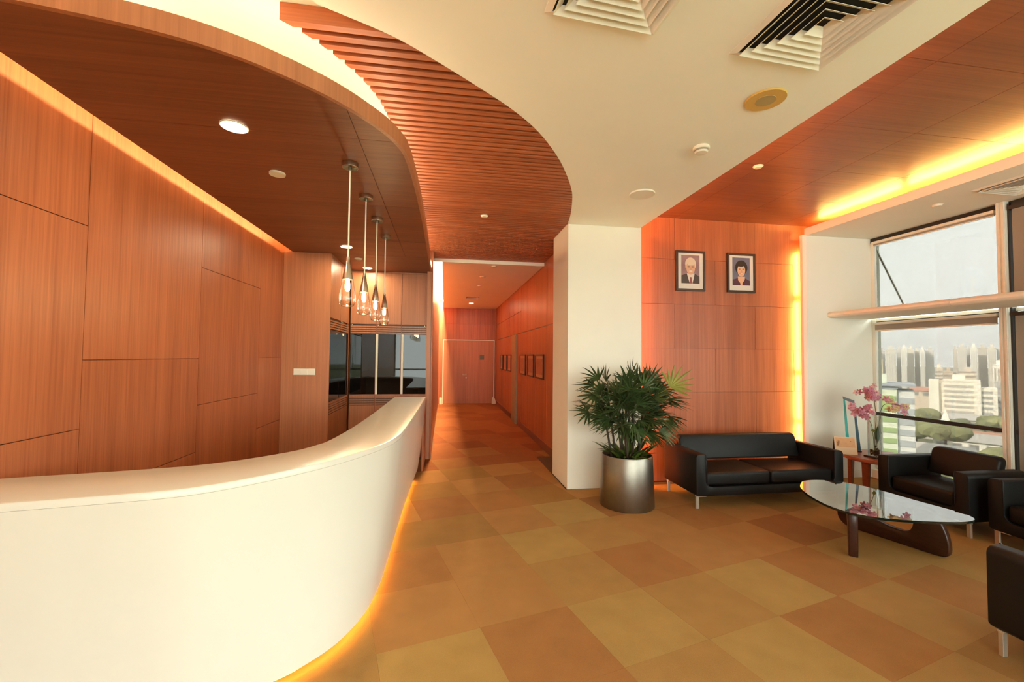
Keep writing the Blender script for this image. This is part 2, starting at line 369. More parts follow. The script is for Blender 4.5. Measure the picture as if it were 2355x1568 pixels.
MB().box(0.799, 1.665, YD - 0.02, YD + 0.01, 0.008, 2.14).build('door_leaf', 'wood_pale', d1)
MB().tube([(0.735, YD - 0.02, 0.98), (0.735, YD - 0.07, 0.98)], 0.012, 8).tube([(0.74, YD - 0.07, 0.98), (0.61, YD - 0.07, 0.98)], 0.011, 8).build('door_handle', 'alu', lf1, True)
MB().box(0.715, 0.755, YD - 0.026, YD - 0.02, 0.86, 0.90).build('door_lock', 'alu', lf1)
tag(MB().box(1.19, 1.34, YD - 0.028, YD - 0.02, 1.50, 1.65).build('door_plaque', base_mat('dark green grey plaque', (0.10, 0.085, 0.045), 0.4)), 'small dark square plaque on the right leaf of the corridor double door', 'plaque')
for nm, x0, x1, lb in (('a', -0.155, -0.065, 'white floor block in the corner left of the double door'), ('b', 1.70, 1.735, 'white floor block right of the corridor double door')):
    k = MB().box(x0, max(x1, x0 + 0.03), YD - 0.22, YD - 0.035, 0, 0.215)
    if nm == 'b': k = MB().extr([(1.60, 0), (1.735, 0), (1.735, 0.10), (1.70, 0.19), (1.66, 0.215), (1.60, 0.215)], lambda u, v, d: (u, d, v), YD - 0.22, YD - 0.035)
    tag(k.build('floor_block', 'opal', None, False, 0.012), lb, 'floor block')
# column
col = MB().prism([(1.516, YC), (2.492, YC), (2.492, YC + 0.03), (2.28, YC + 0.03), (2.28, 5.89), (1.516, 5.89)], 0, ZC + 0.3).build('wall_column', 'white'); struct(col)
# portrait wall
wp = MB().box(2.285, 6.3, YP + 0.014, YP + 0.25, 0, 3.9).build('wall_portrait', 'wood_x'); struct(wp)
fP = lambda u, v, d: (u, YP + d, v)
zz = [0, 0.572, 1.172, 1.760, 2.357, 2.968, 3.6]
for b in range(6):
    us = [2.285, 3.06, 4.27, 5.3] if b % 2 else [2.285, 2.45, 3.66, 4.87, 5.3]
    panels(wp, fP, us, [zz[b], zz[b + 1]], 'wood_z', 0, 0.014, 0.0018)
# white pier between the portrait wall and the window
pier = MB().prism([(4.90, 5.205), (4.93, 5.175), (XR + 0.1, 5.175), (XR + 0.1, 5.33), (6.3, 5.33), (6.3, YP + 0.01), (5.2, YP + 0.01), (5.2, 5.25), (4.90, 5.25)], 0, 3.36).build('wall_pier', 'white'); struct(pier)
MB().box(5.0, XR, 5.163, 5.175, 0, 0.10).build('skirting', 'white', pier)
# back (window) wall behind the camera
wb = MB().box(XL, 6.2, YB - 0.2, YB, 0, 0.12).box(XL, 6.2, YB - 0.2, YB, 3.15, 3.7)
for x in (XL, -0.6, 0.9, 2.4, 3.9, 5.4, 6.05): wb.box(x - 0.04, x + 0.04, YB - 0.15, YB, 0.12, 3.15)
wb.box(XL, 6.2, YB - 0.12, YB - 0.04, 1.0, 1.06)
wb = wb.build('wall_back', 'frame_alu'); struct(wb)
MB().box(XL, 6.1, YB - 0.09, YB - 0.085, 0.12, 3.15).build('pane', 'pane_clear', wb)

# ================================================================ WINDOW WALL (right)
muls = [3.70, 2.20, 0.70, -0.80, -2.30, -3.80]
ww = MB().box(XR, XR + 0.2, YB, 5.175, -0.2, 0.13).box(XR + 0.02, XR + 0.2, YB, 5.175, 3.39, 3.7).build('wall_right', 'white'); struct(ww)
MB().box(XR - 0.10, XR, YB, 5.163, 0, 0.11).build('skirting', 'white', ww)
MB().box(XR - 0.03, XR + 0.02, YB, 5.175, 3.285, 3.40).build('window_head', 'gasket', ww)
for k, y in enumerate(muls):
    m_ = MB().box(XR - 0.085, XR + 0.03, y - 0.040, y + 0.035, 0.12, 3.345)
    m_.box(XR - 0.095, XR - 0.085, y - 0.034, y - 0.012, 0.12, 3.345).box(XR - 0.095, XR - 0.085, y + 0.006, y + 0.030, 0.12, 3.345)
    m_ = m_.build('mullion', 'frame_alu', ww)
    MB().box(XR - 0.055, XR + 0.02, y + 0.036, y + 0.050, 0.13, 3.32).box(XR - 0.055, XR + 0.02, y - 0.058, y - 0.041, 0.13, 3.32).build('gasket', 'gasket', m_)
tag(MB().box(XR - 0.104, XR - 0.0951, muls[0] + 0.004, muls[0] + 0.024, 1.02, 1.12).build('window_latch', 'opal', None, False, 0.003), 'small white latch on the window mullion above the armchairs', 'latch')
edges = [5.175] + muls + [YB]
for k in range(len(edges) - 1):
    ya, yb = edges[k] - (0.051 if k == 0 else 0.055), edges[k + 1] + 0.055
    for w, (za, zb) in enumerate(((2.27, 3.285), (0.13, 2.20))):
        wn_ = MB().box(XR - 0.01, XR + 0.02, yb, ya, zb - 0.035, zb).box(XR - 0.01, XR + 0.02, yb, ya, za, za + 0.03)
        wn_ = wn_.build('window_%d' % (2 * k + w + 1), 'frame_alu'); struct(wn_)
        MB().box(XR + 0.004, XR + 0.010, yb, ya, za + 0.03, zb - 0.035).build('pane', 'pane' if k < 2 else 'pane_clear', wn_)  # seen bays tinted to dim outdoors; unseen bays kept clear to brighten the room
        if k == 0: MB().box(XR - 0.03, XR + 0.02, 5.125, 5.172, za, zb).build('jamb', 'white', wn_)
        if k == 0 and w == 1:
            MB().box(XR - 0.012, XR + 0.0, yb, ya, 2.105, 2.165).build('dark_reveal', 'gasket', wn_)
    # handrail
    if k < 2: tag(MB().box(XR - 0.05, XR - 0.012, yb, ya, 0.860, 0.905).build('window_rail', 'gasket'), ('dark guard rail across the lower window by the orchids', 'dark guard rail across the screened window right of the mullion')[k], 'rail')
    # roller screens
    for w, (za, zb) in enumerate(((2.30, 3.287), (0.10, 2.15))):
        if k == 0:
            lb = ('grey rolled-up blind along the top of the upper window', 'grey rolled-up blind along the top of the lower window')[w]
            b_ = thing('roller_blind', lb, 'blind', (XR - 0.05, (ya + yb) / 2, zb), 0, 'roller blinds on the window wall'); L2 = (ya - yb) / 2 - 0.004
            MB().box(-0.03, 0.025, -L2, L2, -0.035, -0.001).build('roller_cassette', 'frame_alu', b_, False, 0.006)
            MB().box(-0.004, 0.0, -L2 + 0.01, L2 - 0.01, (-0.055, -0.105)[w], -0.03).build('screen_fabric', 'screen', b_)
            MB().box(-0.008, 0.006, -L2 + 0.01, L2 - 0.01, (-0.065, -0.12)[w], (-0.055, -0.105)[w]).build('hem_bar', 'frame_alu', b_)
        else:
            pos = ('right of the mullion at the picture edge', '', '', '', '', '')[k - 1]
            if k > 1: continue
            b_ = thing('roller_blind', ('grey lowered blind in the upper window right of the mullion', 'grey lowered blind in the lower window right of the mullion')[w], 'blind', (XR - 0.05, (ya + yb) / 2, zb), 0, 'roller blinds on the window wall'); L2 = (ya - yb) / 2 - 0.004
            MB().box(-0.03, 0.025, -L2, L2, -0.04, 0).build('roller_cassette', 'gasket', b_)
            MB().box(-0.004, 0.0, -L2 + 0.02, L2 - 0.02, za - zb, -0.04).build('screen_fabric', 'screen', b_)
# brace rod outside the upper window
tag(MB().tube([(XR + 0.015, 5.155, 3.25), (XR + 0.06, 5.135, 3.12), (XR + 0.33, 5.0, 2.33)], [0.022, 0.014, 0.012], 8).build('brace_rod', 'alu', None, True), 'thin diagonal metal brace outside the upper window', 'brace')
# light shelves
for k, (ya, yb, lb) in enumerate(((5.172, 3.72, 'cream light shelf from the pier to the window mullion'), (3.715, 2.25, 'cream light shelf right of the mullion at the picture edge'), (2.245, 0.75, 'cream light shelf nearest the camera side of the window wall'))):
    zf = 2.20; pr = [(5.93, zf), (5.30, zf + 0.005), (5.262, zf + 0.014), (5.245, zf + 0.035), (5.245, zf + 0.055), (5.262, zf + 0.076), (5.30, zf + 0.085), (5.93, zf + 0.085)]
    o = MB().extr(pr, lambda u, v, d: (u, d, v), yb, ya).build('light_shelf', 'white', None, True); tag(o, lb, 'shelf', 'light shelves along the window')

# ================================================================ CEILINGS
outer = [(2.0, -3.0), (2.03, -2.2), (2.04, -1.3), (2.06, -0.9), (2.086, -0.653), (2.113, -0.606), (2.253, -0.299), (2.403, -0.079), (2.604, 0.183), (2.813, 0.435), (3.07, 0.674), (3.454, 0.929), (3.871, 1.14), (4.236, 1.286), (4.76, 1.43), (5.10, 1.497), (5.157, 1.512)]
outer_s = catmull([(x, y) for y, x in outer], 6)
ce = MB()
# white ceiling around the slatted recess: strips between the curve and the soffit edge
vs_, fs_ = [], []
XE = 2.475
for (x, y) in outer_s: vs_ += [(x, y, ZC), (XE, y, ZC), (x, y, ZC + 0.11), (XE, y, ZC + 0.05)]
for i in range(len(outer_s) - 1):
    a, b = 4 * i, 4 * i + 4
    fs_ += [(a, a + 1, b + 1, b), (a, b, b + 2, a + 2), (a + 1, a + 3, b + 3, b + 1), (a + 2, b + 2, b + 3, a + 3)]
ce.add(vs_, fs_)
y0 = outer_s[0][1]
ce.box(XL, XE, YB, y0, ZC, ZC + 0.11).box(XE, 6.0, YB, 0.45, ZC, ZC + 0.11)
ce = ce.build('ceiling', 'ceil'); struct(ce)
# upper white slab above the slats and the reception
o = MB().box(XL - 0.1, XE - 0.3, y0 - 0.05, 7.46, 3.402, 3.44).build('ceiling_recess', 'ceil'); struct(o)
# roof over everything
o = MB().box(-2.6, 6.9, YB - 0.6, 15.2, 3.75, 4.0).build('ceiling_roof', 'ceil'); struct(o)
# slats
inner = [(2.18, -0.93), (2.239, -0.841), (2.3, -0.767), (2.364, -0.704), (2.445, -0.643), (2.518, -0.596), (2.573, -0.56), (2.639, -0.525), (2.72, -0.492), (2.791, -0.467), (2.866, -0.446), (2.947, -0.432), (3.023, -0.42), (3.091, -0.411), (4.0, -0.36), (7.5, -0.33)]
out_t = sorted((y, x) for x, y in outer_s)
t2 = struct(MB().box(-0.34, 1.74, 7.40, 7.438, ZC + 0.004, 3.40).build('trim_2', 'wood_slat'))
PITCH_S = 0.0712
n = 0; y = 2.239
while y < 7.39:
    yb = y + 0.040
    def xo(v): return lerp_table(out_t, v) if v < 5.15 else (1.513 if v < 5.885 else XCR - 0.002)
    a0, a1 = lerp_table(inner, y), lerp_table(inner, yb); b0, b1 = min(xo(y), xo(yb)) + 0.02 if y < 5.1 else xo(y), xo(yb)
    b0 = xo(y) - 0.001; b1 = xo(yb) - 0.001
    MB().prism([(a0, y), (b0, y), (b1, yb), (a1, yb)], ZC + 0.003, 3.40).build('slat', 'wood_slat', t2)
    y += PITCH_S; n += 1
# corridor ceiling (with light slot on the left) 
o = MB().box(-0.065, XCR - 0.012, 7.45, YD, 3.25, 3.30).box(XCL - 0.09, XCR, 7.44, 7.452, 3.25, 3.44).box(XCL - 0.05, 0.0, 7.46, YD, 3.50, 3.52).box(-0.03, 0.0, 7.46, YD, 3.30, 3.50).build('ceiling_corridor', 'ceil'); struct(o)  # unseen lid and upright over the slot added to confine the tube light
for k in range(5):
    ya = 7.6 + k * 1.4
    MB().tube([(-0.075, ya, 3.42), (-0.075, ya + 1.25, 3.42)], 0.016, 8).build('tube_light', 'tube_hot', o)
# reception wood soffit
sof = [(-1.975, 1.83), (-1.80, 1.84), (-1.646, 1.856), (-1.364, 1.905), (-1.144, 1.962), (-0.968, 2.035), (-0.829, 2.120), (-0.655, 2.255), (-0.538, 2.375), (-0.449, 2.490), (-0.365, 2.620), (-0.305, 2.760), (-0.266, 2.93), (-0.240, 3.383), (-0.226, 4.0), (-0.220, 4.719), (-0.222, 5.93), (-0.225, 6.90)]
sof_s = catmull(sof, 5)
body = sof_s + [(-0.225, 6.92), (-0.286, 6.92), (-0.286, YCAB + 0.02), (-1.5, YCAB + 0.02), (-1.5, 5.93), (-1.975, 5.93)]
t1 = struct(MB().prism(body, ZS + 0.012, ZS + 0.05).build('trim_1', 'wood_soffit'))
# soffit panels: cut by grid lines so that the seams are real joints
def poly_clip_panels(poly, xs, ys, z0, z1, mat, parent):
    # Sutherland-Hodgman of a (mildly concave) outline against each grid cell
    for a in range(len(xs) - 1):
        for b in range(len(ys) - 1):
            g = 0.0016
            p = clip_rect(poly, xs[a] + g, xs[a + 1] - g, ys[b] + g, ys[b + 1] - g)
            q = []
            for v in p:
                if not q or (abs(v[0] - q[-1][0]) + abs(v[1] - q[-1][1])) > 1e-5: q.append(v)
            if len(q) >= 3: MB().prism(q, z0, z1).build('panel', mat, parent)
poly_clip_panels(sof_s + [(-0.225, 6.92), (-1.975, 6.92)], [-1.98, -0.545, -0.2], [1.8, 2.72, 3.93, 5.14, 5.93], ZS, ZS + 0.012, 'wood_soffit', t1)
MB().box(-1.498, -0.29, 5.932, YCAB + 0.02, ZS, ZS + 0.012).build('panel', 'wood_soffit', t1)
MB().box(-0.29, -0.226, 5.932, 6.90, ZS, ZS + 0.012).build('panel', 'wood_soffit', t1)
v_, f_ = [], []
nn_ = len(sof_s); nx = []
for i, (x, y) in enumerate(sof_s):
    a = Vector(sof_s[max(i - 1, 0)]); b = Vector(sof_s[min(i + 1, nn_ - 1)]); t = (b - a).normalized(); nx.append((t.y, -t.x))
for i, (x, y) in enumerate(sof_s): v_ += [(x + 0.006 * nx[i][0], y + 0.006 * nx[i][1], ZS - 0.001), (x + 0.006 * nx[i][0], y + 0.006 * nx[i][1], ZS + 0.095)]
for i, (x, y) in enumerate(sof_s): v_ += [(x - 0.02 * nx[i][0], y - 0.02 * nx[i][1], ZS - 0.0005), (x - 0.02 * nx[i][0], y - 0.02 * nx[i][1], ZS + 0.095)]
for i in range(nn_ - 1):
    a, b = 2 * i, 2 * i + 2; c, d = 2 * nn_ + 2 * i, 2 * nn_ + 2 * i + 2
    f_ += [(a, b, b + 1, a + 1), (c, c + 1, d + 1, d), (a + 1, b + 1, d + 1, c + 1), (a, c, d, b)]
MB().add(v_, f_).build('fascia', 'wood_pale', t1, True)
# cove lights on top of the soffit: along the left wall and along the curved edge
for ya in (-0.2, 1.86, 2.9, 3.94, 4.95):
    MB().tube([(-1.80, ya, ZS + 0.155), (-1.80, ya + 1.0, ZS + 0.155)], 0.016, 8).build('tube_light', 'tube_wall', t1)
inn_c = [(sof_s[i][0] - 0.17 * nx[i][0], sof_s[i][1] - 0.17 * nx[i][1], ZS + 0.085) for i in range(nn_)]
seg = [p for p in inn_c if p[1] < 7.0]
for a, b in ((2, 22), (24, 36), (37, 46), (48, 60), (61, 75), (76, len(seg) - 1)):
    if b < len(seg) and a < b: MB().tube(seg[a:b + 1:1], 0.014, 6).build('tube_light', 'tube_pale', t1)
# wood soffit over the seating
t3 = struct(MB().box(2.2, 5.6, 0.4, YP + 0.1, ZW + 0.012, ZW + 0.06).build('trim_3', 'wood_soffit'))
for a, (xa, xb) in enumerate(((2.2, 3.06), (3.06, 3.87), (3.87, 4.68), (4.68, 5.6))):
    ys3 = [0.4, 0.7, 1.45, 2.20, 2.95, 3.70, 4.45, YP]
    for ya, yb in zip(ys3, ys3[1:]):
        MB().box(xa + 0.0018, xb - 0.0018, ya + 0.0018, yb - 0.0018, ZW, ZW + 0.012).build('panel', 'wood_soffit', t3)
o = MB().box(2.2, 5.6, 0.40, 0.46, ZC + 0.1, ZW).build('trim_5', 'ceil'); struct(o)
# bulkhead above the window
t4 = struct(MB().extr([(4.93, 3.345), (XR + 0.02, 3.345), (XR + 0.02, 3.375), (4.95, 3.375), (4.95, 3.445), (4.93, 3.445)], lambda u, v, d: (u, d, v), YB, 5.20).build('trim_4', 'white'))
MB().box(5.30, 5.33, YB, 5.2, 3.375, ZW + 0.05).build('back_plate', 'ceil', t4)
for ya, yb in ((5.06, 4.02), (3.92, 2.78), (2.68, 1.5), (1.4, 0.5)):
    MB().tube([(5.05, yb, 3.435), (5.05, ya, 3.435)], 0.017, 8).build('tube_light', 'tube', t4)
for ya, yb in ((5.25, 4.1), (4.0, 2.85), (2.75, 1.6), (1.5, 0.5)):
    MB().tube([(XE - 0.10, yb, ZC + 0.09), (XE - 0.10, ya, ZC + 0.09)], 0.012, 8).build('tube_light', 'tube_edge', ce)
for za, zb in ((0.05, 0.72), (0.78, 1.40), (1.47, 2.45), (2.55, 3.15)):
    MB().tube([(4.985, 5.285, za), (4.985, 5.285, zb)], 0.014, 8).build('tube_light', 'tube', pier)
for za, zb in ((0.05, 1.20), (1.28, 2.4), (2.45, 3.45)):
    MB().tube([(2.40, YP - 0.05, za), (2.40, YP - 0.05, zb)], 0.012, 8).build('tube_light', 'tube_red', wp)

# ================================================================ RECEPTION COUNTER
top_o = [(-2.085, 1.925), (-1.90, 1.935), (-1.689, 1.96), (-1.443, 2.000), (-1.186, 2.050), (-1.035, 2.112), (-0.858, 2.250), (-0.658, 2.469), (-0.506, 2.701), (-0.385, 2.967), (-0.325, 3.232), (-0.300, 3.604), (-0.275, 4.701), (-0.252, 6.18)]
bot_o = [(-2.085, 1.99), (-1.88, 2.0), (-1.65, 2.02), (-1.40, 2.05), (-1.15, 2.10), (-1.00, 2.16), (-0.85, 2.25), (-0.712, 2.345), (-0.56, 2.53), (-0.462, 2.79), (-0.425, 3.06), (-0.412, 3.45), (-0.398, 4.65), (-0.350, 6.16)]
top_i = [(-2.085, 2.335), (-1.95, 2.36), (-1.80, 2.385), (-1.55, 2.43), (-1.313, 2.488), (-1.19, 2.545), (-1.092, 2.607), (-0.905, 2.783), (-0.82, 2.95), (-0.778, 3.094), (-0.743, 3.433), (-0.72, 3.85), (-0.700, 4.70), (-0.685, 6.18)]
to, bo, ti = catmull(top_o, 6), catmull(bot_o, 6), catmull(top_i, 6)
ZT, ZB_ = 1.05, 0.05
rc = thing('reception_counter', 'long curved white reception counter with amber light glowing under its base', 'counter', (-1.2, 2.4, 0))
def L_(p): return (p[0] + 1.2, p[1] - 2.4)
to, bo, ti = [L_(p) for p in to], [L_(p) for p in bo], [L_(p) for p in ti]
v_, f_ = [], []; n_ = len(to); K = 7
for i in range(n_):
    # outer face (slightly bellied), rounded top edge
    for k in range(K):
        t = k / (K - 1); z = ZB_ + (ZT - 0.035 - ZB_) * t
        s_ = t ** 0.8
        v_.append((bo[i][0] + (to[i][0] - bo[i][0]) * s_, bo[i][1] + (to[i][1] - bo[i][1]) * s_, z))
    bi = (bo[i][0] + 0.8 * (ti[i][0] - to[i][0]) * 0.35, bo[i][1] + 0.8 * (ti[i][1] - to[i][1]) * 0.35)
    v_.append((bi[0], bi[1], ZT - 0.035)); v_.append((bi[0], bi[1], ZB_))
S_ = K + 2
for i in range(n_ - 1):
    for k in range(S_): a, b = i * S_ + k, i * S_ + (k + 1) % S_; f_.append((a, b, b + S_, a + S_))
f_ += [tuple(range(S_)), tuple((n_ - 1) * S_ + k for k in range(S_ - 1, -1, -1))]
MB().add(v_, f_).build('front_panel', 'solid', rc, True)
v_, f_ = [], []
for i in range(n_):
    dx, dy = ti[i][0] - to[i][0], ti[i][1] - to[i][1]; l = math.hypot(dx, dy); dx /= l; dy /= l
    prof = [(0.0, -0.034), (0.0, -0.010), (0.004, -0.003), (0.012, 0.0), (l - 0.012, 0.0), (l - 0.004, -0.003), (l, -0.010), (l, -0.034)]
    v_ += [(to[i][0] + dx * u, to[i][1] + dy * u, ZT + w) for u, w in prof]
for i in range(n_ - 1):
    for k in range(8): a, b = i * 8 + k, i * 8 + (k + 1) % 8; f_.append((a, b, b + 8, a + 8))
f_ += [tuple(range(8)), tuple((n_ - 1) * 8 + k for k in range(7, -1, -1))]
MB().add(v_, f_).build('countertop', 'solid', rc, True)
# recessed plinth and the light under the counter
pl_o = [(bo[i][0] + 0.10 * (ti[i][0] - to[i][0]) / 0.4, bo[i][1] + 0.10 * (ti[i][1] - to[i][1]) / 0.4) for i in range(n_)]
pl_i = [(bo[i][0] + 0.26 * (ti[i][0] - to[i][0]) / 0.4, bo[i][1] + 0.26 * (ti[i][1] - to[i][1]) / 0.4) for i in range(n_)]
MB().prism(pl_o + pl_i[::-1], 0.0, 0.052).build('plinth', 'wood_x', rc)
gl = [(bo[i][0] + 0.022 * (ti[i][0] - to[i][0]) / 0.4, bo[i][1] + 0.022 * (ti[i][1] - to[i][1]) / 0.4, 0.042) for i in range(n_)]
M['tube_floor'] = emit_mat('amber floor strip', (1.0, 0.48, 0.09), 30.0 * COVE)
MB().tube(gl[2:-2], 0.0065, 6).build('light_strip', 'tube_floor', rc)
# wooden end piece between the counter and the corridor wall
tag(MB().box(-0.305, -0.276, 6.21, 6.90, 0.0, 0.97).build('counter_gate', 'wood_z', None, False, 0.004), 'low wooden panel between the white counter end and the corridor wall', 'panel')

# ================================================================ CABINETS BEHIND RECEPTION
def cabinet(label, w, knob, white_l, group, loc, rz):
    """tall unit, front at local y = 0 facing -y, x 0..w"""
    c = thing('tall_cabinet', label, 'cabinet', loc, rz, group)
    MB().box(0.0, w, 0.022, 0.40, 0.0, ZS - 0.002).build('body', 'wood_z', c)
    g = 0.006
    up = MB().box(g, w - g, 0, 0.02, 2.125, ZS - 0.03).build('upper_door', 'wood_pale', c)
    kx = 0.035 if knob == 'l' else w - 0.035
    MB().lathe([(0.0, -0.0), (0.009, 0.0), (0.009, 0.014), (0.0, 0.016)], 10).build('knob', 'alu', up, True)
    up.children[0].location = (kx, -0.014, 2.105); up.children[0].rotation_euler = (R(90), 0, 0)
    MB().box(g, w - g, 0.0, 0.02, ZS - 0.028, ZS - 0.004).build('top_rail', 'wood_pale', c)
    for zc_ in (2.085, 2.052, 2.020, 1.986): MB().box(g, w - g, 0.002, 0.018, zc_ - 0.011, zc_ + 0.011).build('louvre_slat', 'wood_pale', c)
    MB().box(g, w - g, 0.018, 0.021, 1.97, 2.12).build('louvre_back', 'darkframe', c)
    gl_ = MB().box((0.036 if white_l else 0.008), w - 0.008, 0.004, 0.016, 1.012, 1.962).build('dark_glass', 'blackglass', c)
    if white_l: MB().box(0.002, 0.033, -0.002, 0.018, 1.012, 1.962).build('white_strip', 'opal', c)
    MB().box(g, w - g, 0, 0.02, 0.975, 1.005).build('rail', 'wood_pale', c)
    for zc_ in (0.955, 0.922, 0.89, 0.857): MB().box(g, w - g, 0.002, 0.018, zc_ - 0.011, zc_ + 0.011).build('louvre_slat', 'wood_pale', c)
    MB().box(g, w - g, 0.018, 0.021, 0.84, 0.97).build('louvre_back', 'darkframe', c)
    MB().box(g, w - g, 0, 0.02, 0.06, 0.838).build('lower_door', 'wood_pale', c)
    return c
cabs = [(-1.478, 0.396, 'l', False, 'left tall cabinet with dark glass behind the reception counter'), (-1.082, 0.392, 'l', True, 'middle tall cabinet with dark glass and a white strip behind the counter'), (-0.690, 0.403, 'r', True, 'right tall cabinet with dark glass beside the corridor wall end')]
for x, w, kn, wt, lb in cabs: cabinet(lb, w, kn, wt, 'tall cabinets behind the reception', (x, YCAB, 0), 0)
# two units on the niche side, facing +x
cabinet('nearer tall cabinet with dark glass on the side of the niche', 0.54, 'r', False, 'tall cabinets on the niche side', (-1.498, 5.96, 0), R(90))
cabinet('farther tall cabinet with dark glass on the side of the niche', 0.54, 'l', False, 'tall cabinets on the niche side', (-1.498, 6.505, 0), R(90))

# switch plate
sw = thing('switch_plate', 'white triple light switch plate on the wood panel by the cabinets', 'switch', (-1.80, 5.93, 1.405))
MB().box(-0.133, 0.133, -0.008, 0, -0.042, 0.042).build('plate', 'opal', sw, False, 0.003)
for k in range(3): MB().box(-0.128 + k * 0.086, -0.046 + k * 0.086, -0.013, -0.008, -0.037, 0.037).build('rocker', 'opal', sw, False, 0.002)

# ================================================================ PENDANTS
def pendant(label, x, y):
    p = thing('pendant_lamp', label, 'lamp', (x, y, ZS), 0, 'teardrop glass pendants over the counter')
    MB().lathe([(0.0, 0.0), (0.052, 0.0), (0.055, -0.004), (0.055, -0.034), (0.050, -0.036), (0.049, -0.012), (0.012, -0.010), (0.012, -0.055), (0.0, -0.055)], 24).build('canopy', 'steel', p, True)
    MB().tube([(0, 0, -0.05), (0, 0, -0.665)], 0.0055, 8).build('rod', M['rod'], p, True)
    MB().lathe([(0.0, -0.655), (0.012, -0.658), (0.013, -0.69), (0.016, -0.695), (0.036, -0.815), (0.034, -0.818), (0.0, -0.812)], 20).build('socket_cone', 'steel', p, True)
    g = MB().lathe([(0.037, -0.812), (0.043, -0.855), (0.050, -0.905), (0.054, -0.945), (0.053, -0.970), (0.046, -0.992), (0.034, -1.003), (0.0, -1.006)], 24).build('glass_shade', 'lampglass', p, True)
    b = MB().lathe([(0.0, -0.812), (0.011, -0.815), (0.013, -0.835), (0.017, -0.855), (0.016, -0.880), (0.009, -0.897), (0.0, -0.900)], 16).build('bulb', 'bulb', p, True)
    MB().tube([(0, 0, -0.90), (0, 0, -0.955)], 0.004, 6).lathe([(0.0, -0.945), (0.016, -0.950), (0.014, -0.975), (0.0, -0.982)], 12).build('inner_prism', 'lampglass', p, True)
    return p
M['rod'] = base_mat('pale pendant cord', (0.80, 0.74, 0.60), 0.4)
for y, lb in zip((3.075, 3.684, 4.275, 4.885), ('nearest and largest-looking glass teardrop pendant over the counter', 'second glass teardrop pendant from the camera', 'third glass teardrop pendant from the camera', 'farthest glass teardrop pendant, closest to the cabinets')):
    pendant(lb, -0.668, y)

# ================================================================ CEILING FITTINGS
def downlight(label, x, y, z, r=0.075, power=1.0, group=None):
    d = thing('downlight', label, 'lamp', (x, y, z), 0, group)
    MB().lathe([(r * 0.82, -0.001), (r, -0.001), (r, -0.006), (r * 0.93, -0.008), (r * 0.82, -0.005)], 24, closed=True).build('trim_ring', 'opal', d, True)
    MB().lathe([(0.0, -0.002), (r * 0.82, -0.002), (r * 0.82, -0.0035), (0.0, -0.0035)], 24).build('lens', 'lamp', d)
    return d
downlight('glowing round downlight in the wood soffit nearest the camera', -1.239, 2.69, ZS, 0.075, group='downlights in the wood soffit')
downlight('glowing downlight in the wood soffit behind the first pendant', -1.218, 5.50, ZS, 0.075, group='downlights in the wood soffit')
downlight('glowing downlight in the wood soffit right above the cabinets', -1.19, 6.80, ZS, 0.075, group='downlights in the wood soffit')
downlight('small glowing downlight at the far end of the corridor ceiling', 0.79, 13.16, 3.25, 0.075)
def disc(name, label, cat, x, y, z, prof, mat='opal', parts=()):
    d = thing(name, label, cat, (x, y, z))
    MB().lathe(prof, 28).build('body', mat, d, True)
    for nm, pr, mt in parts: MB().lathe(pr, 28).build(nm, mt, d, True)
    return d
disc('blank_plate', 'small white round cover plate in the wood soffit beside the near downlight', 'cover plate', -1.239, 3.345, ZS, [(0.0, 0.0), (0.055, 0.0), (0.055, -0.008), (0.045, -0.012), (0.0, -0.012)], parts=[('rim', [(0.046, -0.012), (0.054, -0.0125), (0.054, -0.0145), (0.046, -0.0145)], 'opal')])
disc('blank_plate', 'white round cover plate in the wood soffit close to the cabinets', 'cover plate', -1.20, 6.15, ZS, [(0.0, 0.0), (0.05, 0.0), (0.05, -0.008), (0.04, -0.02), (0.0, -0.02)], parts=[('rim', [(0.046, -0.001), (0.056, -0.001), (0.056, -0.004), (0.046, -0.004)], 'opal')])
def sprinkler(label, x, y, z, r=0.04):
    return disc('sprinkler_cap', label, 'sprinkler', x, y, z, [(0.0, 0.0), (r, 0.0), (r, -0.006), (r * 0.8, -0.018), (0.0, -0.02)], parts=[('rim', [(r, -0.0), (r * 1.2, -0.0), (r * 1.2, -0.003), (r, -0.004)], 'opal')])
sprinkler('white sprinkler cap among the ceiling slats', 0.445, 5.037, ZC)
sprinkler('white sprinkler cap in the red wood soffit over the sofas', 3.03, 3.73, ZW)
sprinkler('nearer white sprinkler cap in the corridor ceiling', 0.745, 8.67, 3.25, 0.06)
sprinkler('farther white sprinkler cap in the corridor ceiling', 0.762, 9.77, 3.25, 0.045)
sprinkler('white sprinkler cap at the near edge of the corridor ceiling', 0.86, 7.62, 3.25, 0.05)
sprinkler('white sprinkler cap under the window bulkhead', 5.343, 3.876, 3.345, 0.045)
sp_col = base_mat('amber tinted speaker cone', (0.62, 0.40, 0.10), 0.5)
disc('ceiling_speaker', 'yellowish round speaker in the white ceiling between diffuser and smoke detector', 'speaker', 2.018, 2.412, ZC, [(0.0, 0.0), (0.115, 0.0), (0.115, -0.004), (0.105, -0.010), (0.0, -0.010)], sp_col,
     parts=[('grille', [(0.0, -0.010), (0.062, -0.010), (0.060, -0.014), (0.0, -0.015)], base_mat('dull speaker grille', (0.42, 0.33, 0.14), 0.6)), ('rim', [(0.105, -0.004), (0.122, -0.001), (0.118, -0.012), (0.108, -0.012)], sp_col)])
